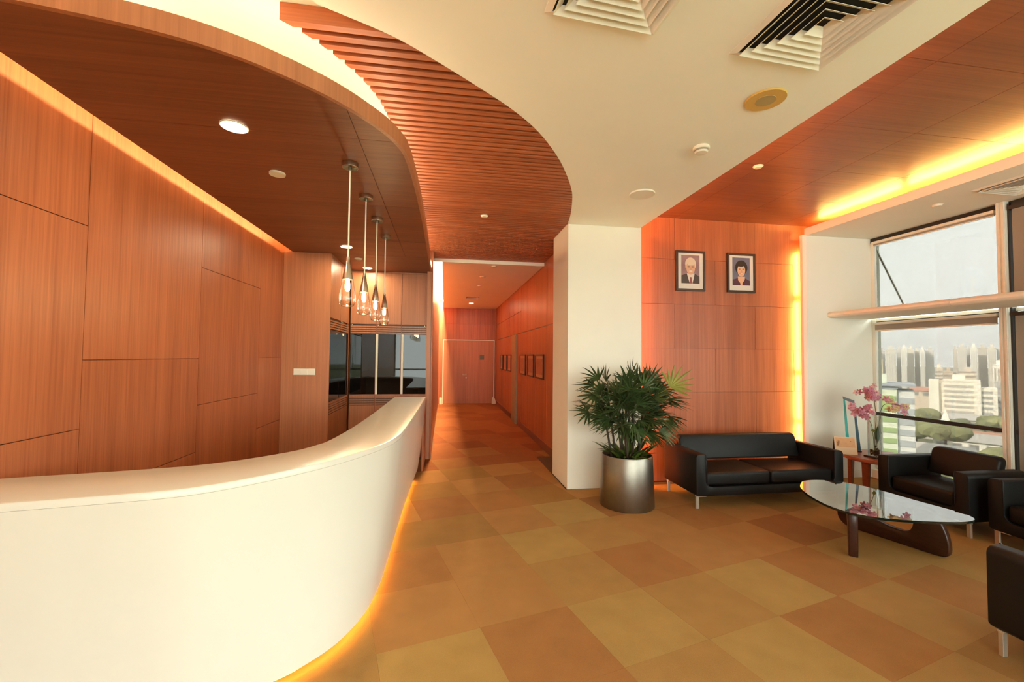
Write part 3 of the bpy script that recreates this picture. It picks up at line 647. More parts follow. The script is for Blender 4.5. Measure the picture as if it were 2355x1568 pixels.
disc('ceiling_speaker', 'large white round speaker in the white ceiling near the column', 'speaker', 1.967, 4.05, ZC, [(0.0, 0.0), (0.125, 0.0), (0.125, -0.008), (0.112, -0.012), (0.0, -0.012)], 'vent', parts=[('rim', [(0.112, -0.011), (0.128, -0.006), (0.126, -0.016), (0.114, -0.017)], 'vent'), ('dot', [(0.0, -0.0125), (0.006, -0.0125), (0.005, -0.015), (0.0, -0.015)], 'gasket')])
disc('smoke_detector', 'white smoke detector with a slotted ring on the white ceiling', 'smoke detector', 1.988, 3.065, ZC, [(0.0, 0.0), (0.062, 0.0), (0.064, -0.018), (0.058, -0.024), (0.0, -0.024)], 'opal', parts=[('slot_ring', [(0.0, -0.024), (0.050, -0.024), (0.050, -0.036), (0.0, -0.036)], base_mat('grey slot ring', (0.30, 0.27, 0.2), 0.6)), ('cap', [(0.0, -0.036), (0.052, -0.036), (0.044, -0.048), (0.0, -0.052)], 'opal')])
def diffuser(label, x, y, z, half, rz, group, n=6):
    """four-way louvre face: square frame and nested pyramid blades over a dark duct"""
    d = thing('air_diffuser', label, 'air vent', (x, y, z), rz, group)
    def ring(a, za, b, zb, t=0.0025):
        m = MB(); q = []
        for s, zq in ((a, za), (b, zb), (b, zb + t), (a, za + t)): q += [(-s, -s, zq), (s, -s, zq), (s, s, zq), (-s, s, zq)]
        fs = []
        for r_ in range(4):
            for k in range(4): fs.append((4 * r_ + k, 4 * r_ + (k + 1) % 4, 4 * ((r_ + 1) % 4) + (k + 1) % 4, 4 * ((r_ + 1) % 4) + k))
        return m.add(q, fs)
    ring(half, -0.001, half - 0.03, -0.012, 0.003).build('frame', 'vent', d)
    st = (half - 0.034) / (n + 0.35)
    for k in range(n):
        s = half - 0.034 - k * st
        ring(s, -0.030, max(s - st * 0.80, 0.004), -0.0035, 0.002).build('blade', 'vent', d)
    MB().box(-half + 0.03, half - 0.03, -half + 0.03, half - 0.03, -0.0012, -0.0004).build('shade_sheet', 'black', d)  # flat black sheet painted as the shade behind the blades
    return d
AR = R(3.4)
def dif_c(corner, rz, half):
    # centre from the far-right corner (x right, y away)
    cx, sx = math.cos(rz), math.sin(rz)
    return (corner[0] + cx * (-half) - sx * (-half), corner[1] + sx * (-half) + cx * (-half))
c2 = dif_c((2.11, 2.113), AR, 0.297); c1 = dif_c((1.046, 2.020), R(4.6), 0.297)
diffuser('square white air diffuser with dark slots at the top right of the white ceiling', c2[0], c2[1], ZC - 0.001, 0.297, AR, 'ceiling air diffusers')
diffuser('square white air diffuser cut by the top edge beside the slatted ceiling', c1[0], c1[1], ZC - 0.001, 0.297, R(4.6), 'ceiling air diffusers')
diffuser('square air diffuser under the window bulkhead at the right edge', 5.49, 3.215, 3.344, 0.27, 0, 'ceiling air diffusers')
diffuser('small air vent at the far end of the corridor ceiling', 0.742, 11.85, 3.249, 0.2, 0, 'ceiling air diffusers', 4)

# ================================================================ PORTRAITS AND CORRIDOR PICTURES
def quad_poly(pts, fn, d0, d1, name, mat, parent): return MB().extr(pts, fn, d0, d1).build(name, mat, parent)
def ell(cx, cz, rx, rz_, n=20, a0=0, a1=360): return [(cx + rx * math.cos(R(a0 + (a1 - a0) * k / n)), cz + rz_ * math.sin(R(a0 + (a1 - a0) * k / n))) for k in range(n if a1 - a0 == 360 else n + 1)]
def frame_parts(root, w, h, bar, depth, fmat='darkframe', matb='mat_board'):
    """picture facing local -y, wall at local y = 0"""
    for nm, b in (('frame_bar', (-w / 2, w / 2, h / 2 - bar, h / 2)), ('frame_bar', (-w / 2, w / 2, -h / 2, -h / 2 + bar)), ('frame_bar', (-w / 2, -w / 2 + bar, -h / 2 + bar, h / 2 - bar)), ('frame_bar', (w / 2 - bar, w / 2, -h / 2 + bar, h / 2 - bar))):
        MB().box(b[0], b[1], -depth, 0, b[2], b[3]).build(nm, fmat, root, False, 0.002)
    MB().box(-w / 2 + bar, w / 2 - bar, -depth * 0.5, -0.002, -h / 2 + bar, h / 2 - bar).build('mat_board', matb, root)
skin = base_mat('print skin', (0.70, 0.42, 0.26), 0.5); skin2 = base_mat('print skin light', (0.72, 0.44, 0.27), 0.5)
hairg = base_mat('print pale grey hair', (0.74, 0.62, 0.46), 0.5); hairb = base_mat('print black hair', (0.022, 0.017, 0.014), 0.5)
suit = base_mat('print charcoal suit', (0.055, 0.045, 0.038), 0.5); shirt = base_mat('print white shirt', (0.75, 0.70, 0.62), 0.5)
tie = base_mat('print red tie', (0.26, 0.07, 0.07), 0.5); plum = base_mat('print plum jacket', (0.075, 0.022, 0.045), 0.5); lips = base_mat('print lips', (0.42, 0.10, 0.08), 0.5)
bgb = base_mat('print blue backdrop', (0.135, 0.15, 0.22), 0.5, var=0.25, vscale=5); bgr = base_mat('print rosy grey backdrop', (0.30, 0.19, 0.20), 0.5, var=0.3, vscale=4)
def portrait(label, x, z, man):
    p = thing('framed_portrait', label, 'picture', (x, YP, z), 0, 'framed portraits on the wood wall')
    w, h = 0.43, 0.548; frame_parts(p, w, h, 0.030, 0.03)
    fn = lambda u, v, d: (u, -d, v); pw, ph, cz = 0.265, 0.385, 0.022
    pr = MB().box(-pw / 2, pw / 2, -0.0175, -0.0145, cz - ph / 2, cz + ph / 2).build('print', bgr if man else bgb, p)
    zb = cz - ph / 2
    def q(nm, pts, k, m): quad_poly(pts, fn, 0.0170 + 0.0012 * k, 0.0177 + 0.0012 * k, nm, m, pr)
    if man:
        q('suit', [(-pw / 2, zb), (pw / 2, zb), (pw / 2, zb + 0.095), (0.07, zb + 0.13), (-0.065, zb + 0.13), (-pw / 2, zb + 0.105)], 1, suit)
        q('shirt', [(-0.055, zb + 0.135), (0.06, zb + 0.135), (0.028, zb), (-0.012, zb)], 2, shirt)
        q('tie', [(-0.008, zb + 0.085), (0.012, zb + 0.085), (0.026, zb), (-0.014, zb)], 3, tie)
        q('ears', ell(-0.002, zb + 0.222, 0.080, 0.026), 2, skin)
        q('hair', ell(0, zb + 0.265, 0.080, 0.088), 3, hairg)
        q('face', ell(0, zb + 0.212, 0.064, 0.094, 24), 4, skin)
        q('brow', ell(0, zb + 0.285, 0.058, 0.040, 20), 5, hairg)
        for s in (-1, 1):
            q('lens', ell(s * 0.029, zb + 0.225, 0.022, 0.013, 14), 6, base_mat('print glasses', (0.42, 0.25, 0.16), 0.4))
            q('eye', ell(s * 0.028, zb + 0.225, 0.007, 0.004, 10), 7, hairb)
        q('nose', [(-0.007, zb + 0.215), (0.007, zb + 0.215), (0.013, zb + 0.182), (-0.013, zb + 0.182)], 6, base_mat('print nose', (0.62, 0.34, 0.20), 0.5))
        q('mouth', ell(0, zb + 0.165, 0.026, 0.009, 14), 6, shirt)
    else:
        q('jacket', [(-pw / 2, zb), (pw / 2, zb), (pw / 2, zb + 0.062), (0.066, zb + 0.095), (-0.066, zb + 0.095), (-pw / 2, zb + 0.075)], 1, plum)
        q('neck', [(-0.052, zb + 0.12), (0.056, zb + 0.12), (0.050, zb + 0.075), (0.016, zb + 0.03), (0.014, zb), (-0.014, zb), (-0.018, zb + 0.03), (-0.052, zb + 0.07)], 2, skin2)
        q('hair', ell(0.0, zb + 0.245, 0.094, 0.102), 3, hairb)
        q('face', ell(-0.002, zb + 0.205, 0.060, 0.084, 24), 4, skin2)
        q('fringe', ell(-0.01, zb + 0.288, 0.064, 0.03, 20), 5, hairb)
        for s in (-1, 1):
            q('eye', ell(s * 0.026 - 0.002, zb + 0.222, 0.012, 0.004, 12), 6, hairb)
            q('eyebrow', [(s * 0.014 - 0.002, zb + 0.238), (s * 0.040 - 0.002, zb + 0.236), (s * 0.040 - 0.002, zb + 0.233), (s * 0.014 - 0.002, zb + 0.234)], 6, hairb)
        q('nose', [(-0.007, zb + 0.212), (0.005, zb + 0.212), (0.010, zb + 0.184), (-0.013, zb + 0.184)], 6, base_mat('print nose 2', (0.62, 0.35, 0.21), 0.5))
        q('mouth', ell(-0.002, zb + 0.163, 0.028, 0.011, 14), 6, lips); q('teeth', ell(-0.002, zb + 0.165, 0.022, 0.0055, 12), 7, shirt)
portrait('framed portrait print of a grey-haired man in suit and tie', 3.285, 2.814, True)
portrait('framed portrait print of a black-haired woman in a plum jacket', 4.048, 2.814, False)
gold = base_mat('print terracotta', (0.34, 0.12, 0.055), 0.35, var=0.3, vscale=6)
cf = [(7.72, 0.66, 'framed picture on the corridor wall, nearest of the six'), (8.55, 0.62, 'second nearest framed picture on the corridor wall'), (9.42, 0.66, 'third framed picture on the corridor wall, just before the metal door'), (11.42, 0.62, 'fourth framed picture on the corridor wall, just past the metal door'), (12.22, 0.62, 'fifth framed picture on the corridor wall'), (13.02, 0.60, 'farthest framed picture on the corridor wall')]
for y, w, lb in cf:
    p = thing('framed_picture', lb, 'picture', (XCR, y, 1.445), R(-90), 'row of framed pictures in the corridor')
    frame_parts(p, w, 0.45, 0.028, 0.028, matb=M['mat_pinkish'] if 'mat_pinkish' in M else M.setdefault('mat_pinkish', base_mat('warm mat board', (0.55, 0.30, 0.17), 0.5)))
    MB().box(-w / 2 + 0.07, w / 2 - 0.07, -0.0165, -0.013, -0.145, 0.145).build('print', gold, p)

# ================================================================ SEATING
def seat(name, label, cat, W, loc, rz, n_cush, group=None):
    """tub sofa: U-shaped leather shell, loose seat cushions, backrest set between the arms, blade legs. front faces local -y"""
    s = thing(name, label, cat, loc, rz, group)
    D, t, zb, za = 0.69, 0.115, 0.14, 0.59; hw = W / 2; f = -D / 2; r1 = 0.045
    def arc(cx, cz, r, a0, a1, n=5): return [(cx + r * math.cos(R(a0 + (a1 - a0) * k / n)), cz + r * math.sin(R(a0 + (a1 - a0) * k / n))) for k in range(n + 1)]
    P = [(-hw + 0.02, zb), (hw - 0.02, zb), (hw, zb + 0.02)] + arc(hw - r1, za - r1, r1, 0, 90) + arc(hw - t + 0.012, za - 0.012, 0.012, 90, 180, 2)
    ri = 0.07
    P += arc(hw - t - ri, zb + 0.095 + ri, ri, 0, -90) + arc(-hw + t + ri, zb + 0.095 + ri, ri, -90, -180)
    P += arc(-hw + t - 0.012, za - 0.012, 0.012, 0, 90, 2) + arc(-hw + r1, za - r1, r1, 90, 180) + [(-hw, zb + 0.02)]
    MB().extr(P, lambda u, v, d: (u, d, v), f, -f).build('shell', 'leather', s, True, 0.012, 2)
    # piping along the inner front edge
    pip = [(u, f + 0.002, v) for u, v in P[9:-7]]
    MB().tube(pip, 0.005, 5).build('piping', 'leather', s, True)
    cw = (W - 2 * t - 0.02) / n_cush
    for k in range(n_cush):
        x0 = -hw + t + 0.01 + k * cw
        m = MB().box(x0 + 0.004, x0 + cw - 0.004, f + 0.015, 0.24, zb + 0.10, 0.385).build('seat_cushion', 'leather', s, True, 0.032, 4)
    # backrest: leaning slab with rounded upper corners
    bw = hw - t - 0.008; rb = 0.055
    Q = [(-bw, 0.415), (bw, 0.415)] + arc(bw - rb, 0.695 - rb, rb, 0, 90) + arc(-bw + rb, 0.695 - rb, rb, 90, 180)
    MB().extr(Q, lambda u, v, d: (u, d + (v - 0.415) * 0.28, v), 0.135, 0.235).build('backrest', 'leather', s, True, 0.022, 3)
    MB().box(-bw, -bw + 0.12, 0.215, 0.32, 0.42, 0.54).box(bw - 0.12, bw, 0.215, 0.32, 0.42, 0.54).build('back_bracket', 'leather', s, True, 0.01)
    for sx in (-1, 1):
        for sy in (-1, 1):
            x = sx * (hw - 0.035); y = sy * (-f - 0.045)
            lg = MB().box(x - 0.017, x + 0.017, y - 0.011, y + 0.011, 0, 0.128)
            xa, xb = (x - 0.017, x + 0.10) if sx < 0 else (x - 0.10, x + 0.017)
            lg.box(xa, xb, y - 0.017, y + 0.017, 0.126, 0.139)
            lg.build('leg', 'alu', s, False, 0.003)
    return s
seat('sofa', 'black leather two-seat sofa under the portraits', 'sofa', 1.83, (3.615, 4.63, 0), 0, 2)
seat('armchair', 'black leather armchair beside the orchids, back to the window', 'armchair', 0.835, (5.105, 3.675, 0), R(-90), 1, 'black leather armchairs')
seat('armchair', 'black leather armchair cut by the right edge, next to the other by the window', 'armchair', 0.835, (5.14, 2.725, 0), R(-94), 1, 'black leather armchairs')
seat('armchair', 'nearest black leather armchair at the lower right corner, side toward us', 'armchair', 0.835, (3.47, 1.675, 0), R(180), 1, 'black leather armchairs')

# ================================================================ COFFEE TABLE
ct = thing('coffee_table', 'freeform glass coffee table on a sculpted dark wood base', 'table', (3.7, 3.2, 0))
gp = [(3.503, 3.779), (3.613, 3.856), (3.773, 3.868), (3.95, 3.80), (4.06, 3.62), (4.095, 3.42), (4.11, 3.213), (4.145, 2.98), (4.150, 2.86), (4.095, 2.770), (3.98, 2.738), (3.818, 2.750), (3.577, 2.810), (3.36, 2.905), (3.245, 3.031), (3.221, 3.216), (3.286, 3.460), (3.39, 3.66)]
gs = catmull([(x - 3.7, y - 3.2) for x, y in gp], 4, True)
g_ = MB(); nG = len(gs)
g_.add([(x, y, 0.382) for x, y in gs] + [(x, y, 0.401) for x, y in gs], [tuple(range(nG - 1, -1, -1)), tuple(range(nG, 2 * nG))])
g_.add([(x, y, 0.382) for x, y in gs] + [(x, y, 0.401) for x, y in gs], [(i, (i + 1) % nG, nG + (i + 1) % nG, nG + i) for i in range(nG)], 1)
g_.build('glass_top', ['tableglass', 'glass_edge'], ct)
# lower wooden piece: rail on the floor that sweeps up into a fin
A0, A1 = Vector((3.92, 3.77)), Vector((4.14, 2.97)); du = (A1 - A0).normalized(); LA = (A1 - A0).length; nrm = Vector((du.y, -du.x))
profA = catmull([(0.0, 0.12), (0.02, 0.05), (0.10, 0.0), (0.30, 0.0), (0.55, 0.0), (0.76, 0.0), (0.825, 0.03), (0.83, 0.12), (0.80, 0.24), (0.74, 0.345), (0.68, 0.378), (0.62, 0.374), (0.60, 0.33), (0.60, 0.24), (0.585, 0.165), (0.54, 0.125), (0.44, 0.125), (0.32, 0.15), (0.20, 0.185), (0.11, 0.205), (0.045, 0.19)], 4, True)
def liftA(u, v, d): p = A0 + du * u + nrm * d; return (p.x - 3.7, p.y - 3.2, v)
MB().extr(profA, liftA, -0.032, 0.032).build('base_piece', 'walnut', ct, True, 0.012, 3)
B0, B1 = Vector((3.395, 3.14)), Vector((3.93, 3.74)); dv = (B1 - B0).normalized(); nb = Vector((dv.y, -dv.x))
profB = catmull([(-0.035, 0.0), (0.03, 0.0), (0.035, 0.10), (0.05, 0.20), (0.12, 0.29), (0.26, 0.325), (0.45, 0.31), (0.62, 0.25), (0.72, 0.21), (0.78, 0.215), (0.79, 0.27), (0.72, 0.345), (0.56, 0.376), (0.36, 0.378), (0.14, 0.378), (0.02, 0.376), (-0.03, 0.34), (-0.042, 0.20)], 4, True)
def liftB(u, v, d): p = B0 + dv * u + nb * d; return (p.x - 3.7, p.y - 3.2, v)
MB().extr(profB, liftB, -0.032, 0.032).build('base_piece', 'walnut', ct, True, 0.012, 3)

# ================================================================ SIDE TABLE AND ITS THINGS
st = thing('side_table', 'low round red-brown wooden side table in the corner by the window', 'table', (5.32, 4.52, 0))
MB().lathe([(0.0, 0.405), (0.385, 0.405), (0.4, 0.412), (0.4, 0.443), (0.395, 0.45), (0.0, 0.45)], 48).build('table_top', 'wood_table', st, True)
for a in (195, 285, 15, 105):
    cx, sx = math.cos(R(a)), math.sin(R(a)); tx, ty = -sx, cx
    v_ = []
    for z, w, d, rr in ((0.0, 0.026, 0.018, 0.345), (0.405, 0.040, 0.022, 0.335)):
        for i, j in ((-1, -1), (1, -1), (1, 1), (-1, 1)): v_.append((cx * (rr + j * d) + tx * w * i, sx * (rr + j * d) + ty * w * i, z))
    MB().add(v_, [(0, 3, 2, 1), (4, 5, 6, 7), (0, 1, 5, 4), (1, 2, 6, 5), (2, 3, 7, 6), (3, 0, 4, 7)]).build('leg', 'wood_table', st, False, 0.003)
# vase of orchids
vz = 0.45
va = thing('orchid_vase', 'tall clear glass vase of pink orchids on the side table', 'vase', (5.16, 4.47, vz))
MB().box(-0.075, 0.075, -0.075, 0.075, 0.0, 0.018).build('tray', 'darkframe', va, False, 0.003)
MB().lathe([(0.0, 0.020), (0.062, 0.020), (0.066, 0.026), (0.066, 0.50), (0.063, 0.50), (0.063, 0.03), (0.0, 0.03)], 24).build('glass', 'vaseglass', va, True)
ro = random.Random(5)
pb = MB()
for k in range(46):
    a, r_ = ro.uniform(0, 6.283), 0.05 * math.sqrt(ro.random()); zq = 0.036 + ro.random() * 0.12 * (1 - r_ / 0.075)
    pb.lathe([(0.0, -0.012), (0.010, -0.006), (0.012, 0.002), (0.006, 0.010), (0.0, 0.012)], 7, (r_ * math.cos(a), r_ * math.sin(a), zq))
pb.build('moss_and_pebbles', base_mat('dark moss', (0.035, 0.032, 0.018), 0.8, var=0.5, vscale=50), va)
stem_m = base_mat('orchid stem', (0.10, 0.085, 0.03), 0.6)
pinks = [base_mat('orchid petal pink', (0.44, 0.16, 0.23), 0.5), base_mat('orchid petal rose', (0.55, 0.28, 0.35), 0.5), base_mat('orchid petal pale', (0.62, 0.40, 0.36), 0.5), base_mat('orchid bud cream', (0.60, 0.46, 0.24), 0.5)]
def flower(c, r, m, parent, ax):
    z = Vector(ax).normalized(); x = z.cross(Vector((0.3, 0.2, 1))).normalized(); y = z.cross(x); mb = MB(); C = Vector(c)
    for k in range(5):
        a = 2 * math.pi * k / 5 + 0.3; d = x * math.cos(a) + y * math.sin(a); e = z.cross(d)
        p = [C, C + d * r * 0.5 + e * r * 0.36 + z * 0.006, C + d * r * 0.95 + e * r * 0.22 - z * 0.004, C + d * r * 1.05 - z * 0.008, C + d * r * 0.95 - e * r * 0.22 - z * 0.004, C + d * r * 0.5 - e * r * 0.36 + z * 0.006]
        q = [v + z * 0.0025 for v in p]
        mb.add(p + q, [(0, 1, 2, 3, 4, 5), (11, 10, 9, 8, 7, 6)] + [(i, (i + 1) % 6, 6 + (i + 1) % 6, 6 + i) for i in range(6)])
    o_ = mb.build('flower', m, parent)
    MB().lathe([(0.0, -0.006), (0.008, 0.0), (0.006, 0.010), (0.0, 0.014)], 7, tuple(C + z * 0.006)).build('lip', pinks[0], o_)
def local(P): return (P[0] - 5.135, P[1] - 4.515, P[2] - vz)
# three arching stems; ends were read from the photograph (upper cluster, lower left cluster, pale right spray)
tipA, tipB, tipC = (0.02, 0.02, 0.77), (-0.10, 0.06, 0.545), (0.26, -0.13, 0.63)
for tip, mid, nfl, mset, spread in ((tipA, (0.03, 0.0, 0.50), 24, (0, 1, 1, 2), 0.105), (tipB, (-0.03, 0.02, 0.42), 20, (0, 1, 1), 0.09), (tipC, (0.10, -0.03, 0.63), 13, (1, 2, 3, 3), 0.085)):
    path = catmull([(0.0, 0.0, 0.05), (mid[0] * 0.4, mid[1] * 0.4, 0.30), mid, tip], 6)
    MB().tube(path, 0.0035, 6).build('stem', stem_m, va, True)
    for k in range(nfl):
        off = Vector((ro.gauss(0, 0.6), ro.gauss(0, 0.6), ro.gauss(0, 0.42))) * spread
        if tip == tipC: off = Vector((ro.uniform(-1.9, 0.5), ro.uniform(-0.3, 1.0) , ro.uniform(-0.9, 0.7))) * spread
        if tip == tipA: off.x *= 1.6
        c = Vector(tip) + off
        flower(tuple(c), ro.uniform(0.032, 0.046), pinks[mset[k % len(mset)]], va, (-0.7 + ro.uniform(-.5, .5), -0.7 + ro.uniform(-.5, .5), ro.uniform(-.3, .5)))
for (x, y, z, dx, dz, m_) in ((-0.015, 0.0, 0.30, -0.02, 0.05, 'leaf_pale'), (0.02, -0.02, 0.17, 0.03, 0.24, 'leaf'), (0.03, 0.01, 0.20, 0.02, 0.18, 'leaf_mid')):
    p0, p1 = Vector((x, y, z)), Vector((x + dx, y - 0.01, z + dz)); s_ = Vector((0.02, -0.012, 0)); n3 = Vector((0.001, 0.002, 0)); mm = (p0 + p1) / 2
    MB().add([p0 - n3, mm + s_ - n3, p1 - n3, mm - s_ - n3, p0 + n3, mm + s_ + n3, p1 + n3, mm - s_ + n3], [(0, 1, 2, 3), (7, 6, 5, 4), (0, 4, 5, 1), (1, 5, 6, 2), (2, 6, 7, 3), (3, 7, 4, 0)]).build('leaf', m_, va)
# tent calendar
cal = thing('desk_calendar', 'cream tent card with a small print standing on the side table', 'calendar', (4.99, 4.70, 0.45), R(-30))
card = base_mat('cream card', (0.66, 0.52, 0.34), 0.7)
fr = MB().extr([(-0.055, 0.0), (-0.052, 0.0), (0.003, 0.205), (0.0, 0.207)], lambda u, v, d: (d, u, v), -0.115, 0.115).build('front_card', card, cal)
MB().extr([(0.055, 0.0), (0.052, 0.0), (-0.001, 0.202), (0.002, 0.207)], lambda u, v, d: (d, u, v), -0.115, 0.115).build('back_card', base_mat('dark card back', (0.05, 0.03, 0.02), 0.7), cal)
pm = [base_mat('calendar picture', (0.60, 0.36, 0.18), 0.7, var=0.06, vscale=20), base_mat('calendar brown ink', (0.26, 0.12, 0.04), 0.7)]
def onc(x, z, d): k = z / 0.207; return (x, -0.0555 + 0.0555 * k - d, z)
def card_patch(nm, pts, d, m): MB().extr(pts, lambda u, v, q: onc(u, v, q), d, d + 0.0006).build(nm, m, fr)
card_patch('picture', [(-0.10, 0.085), (0.098, 0.085), (0.098, 0.195), (-0.10, 0.195)], 0.0002, pm[0])
card_patch('ink_mark', [(-0.092, 0.10), (-0.07, 0.10), (-0.062, 0.13), (-0.058, 0.165), (-0.068, 0.145), (-0.076, 0.172), (-0.082, 0.14), (-0.094, 0.15), (-0.086, 0.125)], 0.0010, pm[1])
card_patch('ink_mark', ell(0.006, 0.128, 0.004, 0.005, 8), 0.0010, pm[1]); card_patch('ink_mark', ell(0.055, 0.158, 0.008, 0.004, 8), 0.0010, pm[1])
# award: leaning open frame of two blue glass blades with a dark cap
aw = thing('glass_award', 'tall glass award with two blue blades and a dark cap on the side table', 'trophy', (5.215, 4.80, 0.45), R(-38))
MB().box(-0.085, 0.085, -0.035, 0.035, 0.0, 0.02).build('foot', 'darkframe', aw, False, 0.003)
for x0, x1, c_ in ((-0.045, -0.085, (0.06, 0.50, 0.52)), (0.065, 0.010, (0.06, 0.15, 0.22))):
    m_ = base_mat('blue award glass', c_, 0.12, spec=0.7)
    MB().extr([(x0 - 0.020, 0.02), (x0 + 0.016, 0.02), (x1 + 0.012, 0.655), (x1 - 0.003, 0.655)], lambda u, v, d: (u, d, v), -0.012, 0.012).build('blade', m_, aw)
MB().extr([(-0.095, 0.70), (0.014, 0.655), (0.025, 0.612), (-0.09, 0.66)], lambda u, v, d: (u, d, v), -0.016, 0.016).build('cap', base_mat('award cap', (0.045, 0.05, 0.05), 0.3), aw)

# ================================================================ POTTED PALM
pp = thing('potted_palm', 'tall bushy fan palm in a round pewter metal pot before the column', 'plant', (2.03, 4.56, 0))
MB().lathe([(0.0, 0.0), (0.292, 0.0), (0.295, 0.006), (0.276, 0.548), (0.272, 0.556), (0.264, 0.556), (0.262, 0.50), (0.0, 0.50)], 48).build('pot', 'pot', pp, True)
MB().lathe([(0.0, 0.515), (0.15, 0.512), (0.262, 0.505), (0.262, 0.49), (0.0, 0.49)], 32).build('soil', 'soil', pp, True)
rp = random.Random(11)
def leaflet(mb, o, d, up, length, width, droop, seg=5):
    d = d.normalized(); side = d.cross(up)
    if side.length < 1e-3: side = d.cross(Vector((1, 0, 0)))
    side.normalize(); p = Vector(o); vs_ = []; cur = d.copy()
    for k in range(seg + 1):
        t = k / seg; w = width * (0.35 + 1.5 * t) if t < 0.4 else width * (0.95 * (1 - ((t - 0.4) / 0.6) ** 1.7) + 0.03)
        nrm_ = side.cross(cur).normalized()
        vs_ += [p - side * w - nrm_ * w * 0.35, p, p + side * w - nrm_ * w * 0.35]
        cur = (cur + Vector((0, 0, -1)) * droop / seg).normalized(); p = p + cur * (length / seg)
    fs_ = []
    for k in range(seg):
        a = 3 * k; fs_ += [(a, a + 1, a + 4, a + 3), (a + 1, a + 2, a + 5, a + 4)]
    mb.add(vs_, fs_)
def fan(base, hub, axis, n, length, width, spread, droop, mat, tilt=0.0):
    mb = MB(); base, hub = Vector(base), Vector(hub)
    mb.tube([base, (base + hub) / 2 + Vector((0, 0, 0.02)), hub], 0.0032, 5)
    ax = Vector(axis).normalized(); s = ax.cross(Vector((0, 0, 1)))
    if s.length < 0.05: s = Vector((1, 0, 0))
    s.normalize(); s = Matrix.Rotation(tilt, 3, ax) @ s; up = s.cross(ax).normalized()
    for k in range(n):
        a = R(spread) * ((k + 0.5) / n - 0.5) * 2; d = ax * math.cos(a) + s * math.sin(a) + up * 0.12
        leaflet(mb, hub, d, up, length * (1.0 - 0.22 * abs(a / R(spread))) * rp.uniform(0.88, 1.1), width * rp.uniform(0.85, 1.15), droop * rp.uniform(0.6, 1.4))
    mb.build('leaf', mat, pp)
canes = []
for k in range(11):
    a = 2 * math.pi * k / 11 + rp.uniform(-.2, .2); r_ = rp.uniform(0.05, 0.17)
    b0 = Vector((r_ * math.cos(a), r_ * math.sin(a) * 0.8, 0.505)); h = rp.uniform(0.34, 0.82)
    t0 = b0 + Vector((math.cos(a) * rp.uniform(0.02, 0.16), math.sin(a) * rp.uniform(0.02, 0.10), h))
    path = catmull([tuple(b0), tuple(b0 * 0.5 + t0 * 0.5 + Vector((rp.uniform(-.02, .02), rp.uniform(-.02, .02), 0))), tuple(t0)], 4)
    MB().tube(path, [0.013 - 0.004 * i / (len(path) - 1) for i in range(len(path))], 7).build('cane', 'cane', pp, True)
    canes.append((b0, t0))
def near_cane(h):
    best = min(canes, key=lambda c: (c[1] - h).length + rp.uniform(0, 0.15)); return best[0].lerp(best[1], rp.uniform(0.55, 1.0))
for k in range(135):
    u = rp.uniform(-0.98, 0.95); th = rp.uniform(0, 6.283); rr = (rp.random() ** 0.33) * rp.uniform(0.72, 1.0); q = math.sqrt(1 - u * u)
    hub = Vector((0.03 + 0.50 * q * math.cos(th) * rr, 0.33 * q * math.sin(th) * rr, 1.085 + 0.36 * u * rr))
    out = hub - Vector((0.02, 0, 0.92)); out.normalize()
    ax = out + Vector((rp.uniform(-.35, .35), rp.uniform(-.35, .35), rp.uniform(-0.25, 0.30))); ax.z = max(ax.z, -0.45)
    fan(near_cane(hub), hub, ax, rp.randint(6, 9), rp.uniform(0.19, 0.27), 0.0135, rp.uniform(55, 88), rp.uniform(0.25, 0.9), 'leaf', rp.uniform(-1.0, 1.0))
# upright shoots along the top and the pale young fan at the right
for x, z, tx in ((-0.22, 1.36, -0.2), (0.02, 1.42, -0.1), (0.22, 1.36, 0.15)):
    fan((x * 0.6, 0, 1.2), (x, rp.uniform(-.08, .08), z), (tx, 0.0, 1.0), 6, 0.23, 0.013, 62, 0.3, 'leaf')
fan((0.15, -0.10, 1.10), (0.36, -0.30, 1.32), (0.62, -0.10, 0.62), 9, 0.28, 0.016, 78, 0.15, 'leaf_pale', 1.25)
for a in (-0.3, 0.1):
    fan((0.2, -0.02, 1.05), (0.38, -0.05 + a * 0.2, 1.12), (0.95, -0.1 + a, 0.1), 8, 0.34, 0.012, 50, 0.7, 'leaf')
for hx, hy, hz, ax_, tl in ((0.34, -0.08, 1.27, (0.9, -0.2, 0.35), 0.8), (0.43, -0.12, 1.17, (1.0, -0.2, 0.0), -0.5), (0.28, 0.02, 1.36, (0.5, 0, 0.8), 0.6), (-0.40, -0.02, 1.32, (-1.0, -0.1, 0.18), 0.5), (-0.40, -0.10, 1.22, (-1.0, -0.2, -0.05), -0.6), (-0.33, 0.0, 1.38, (-0.7, 0, 0.6), 0.7)):
    fan(near_cane(Vector((hx, hy, hz))), (hx, hy, hz), ax_, 8, 0.25, 0.0135, 68, 0.5, 'leaf', tl)
# broad-leaved plants at the foot
for k in range(34):
    a = rp.uniform(0, 6.283); r_ = rp.uniform(0.03, 0.17); mb = MB()
    d = Vector((math.cos(a), math.sin(a), rp.uniform(0.7, 1.9)))
    leaflet(mb, (r_ * math.cos(a), r_ * math.sin(a), 0.53), d, Vector((0, 0, 1)), rp.uniform(0.19, 0.29), rp.uniform(0.022, 0.032), 0.9)
    mb.build('ground_leaf', 'leaf_mid' if k % 3 else 'leaf', pp)

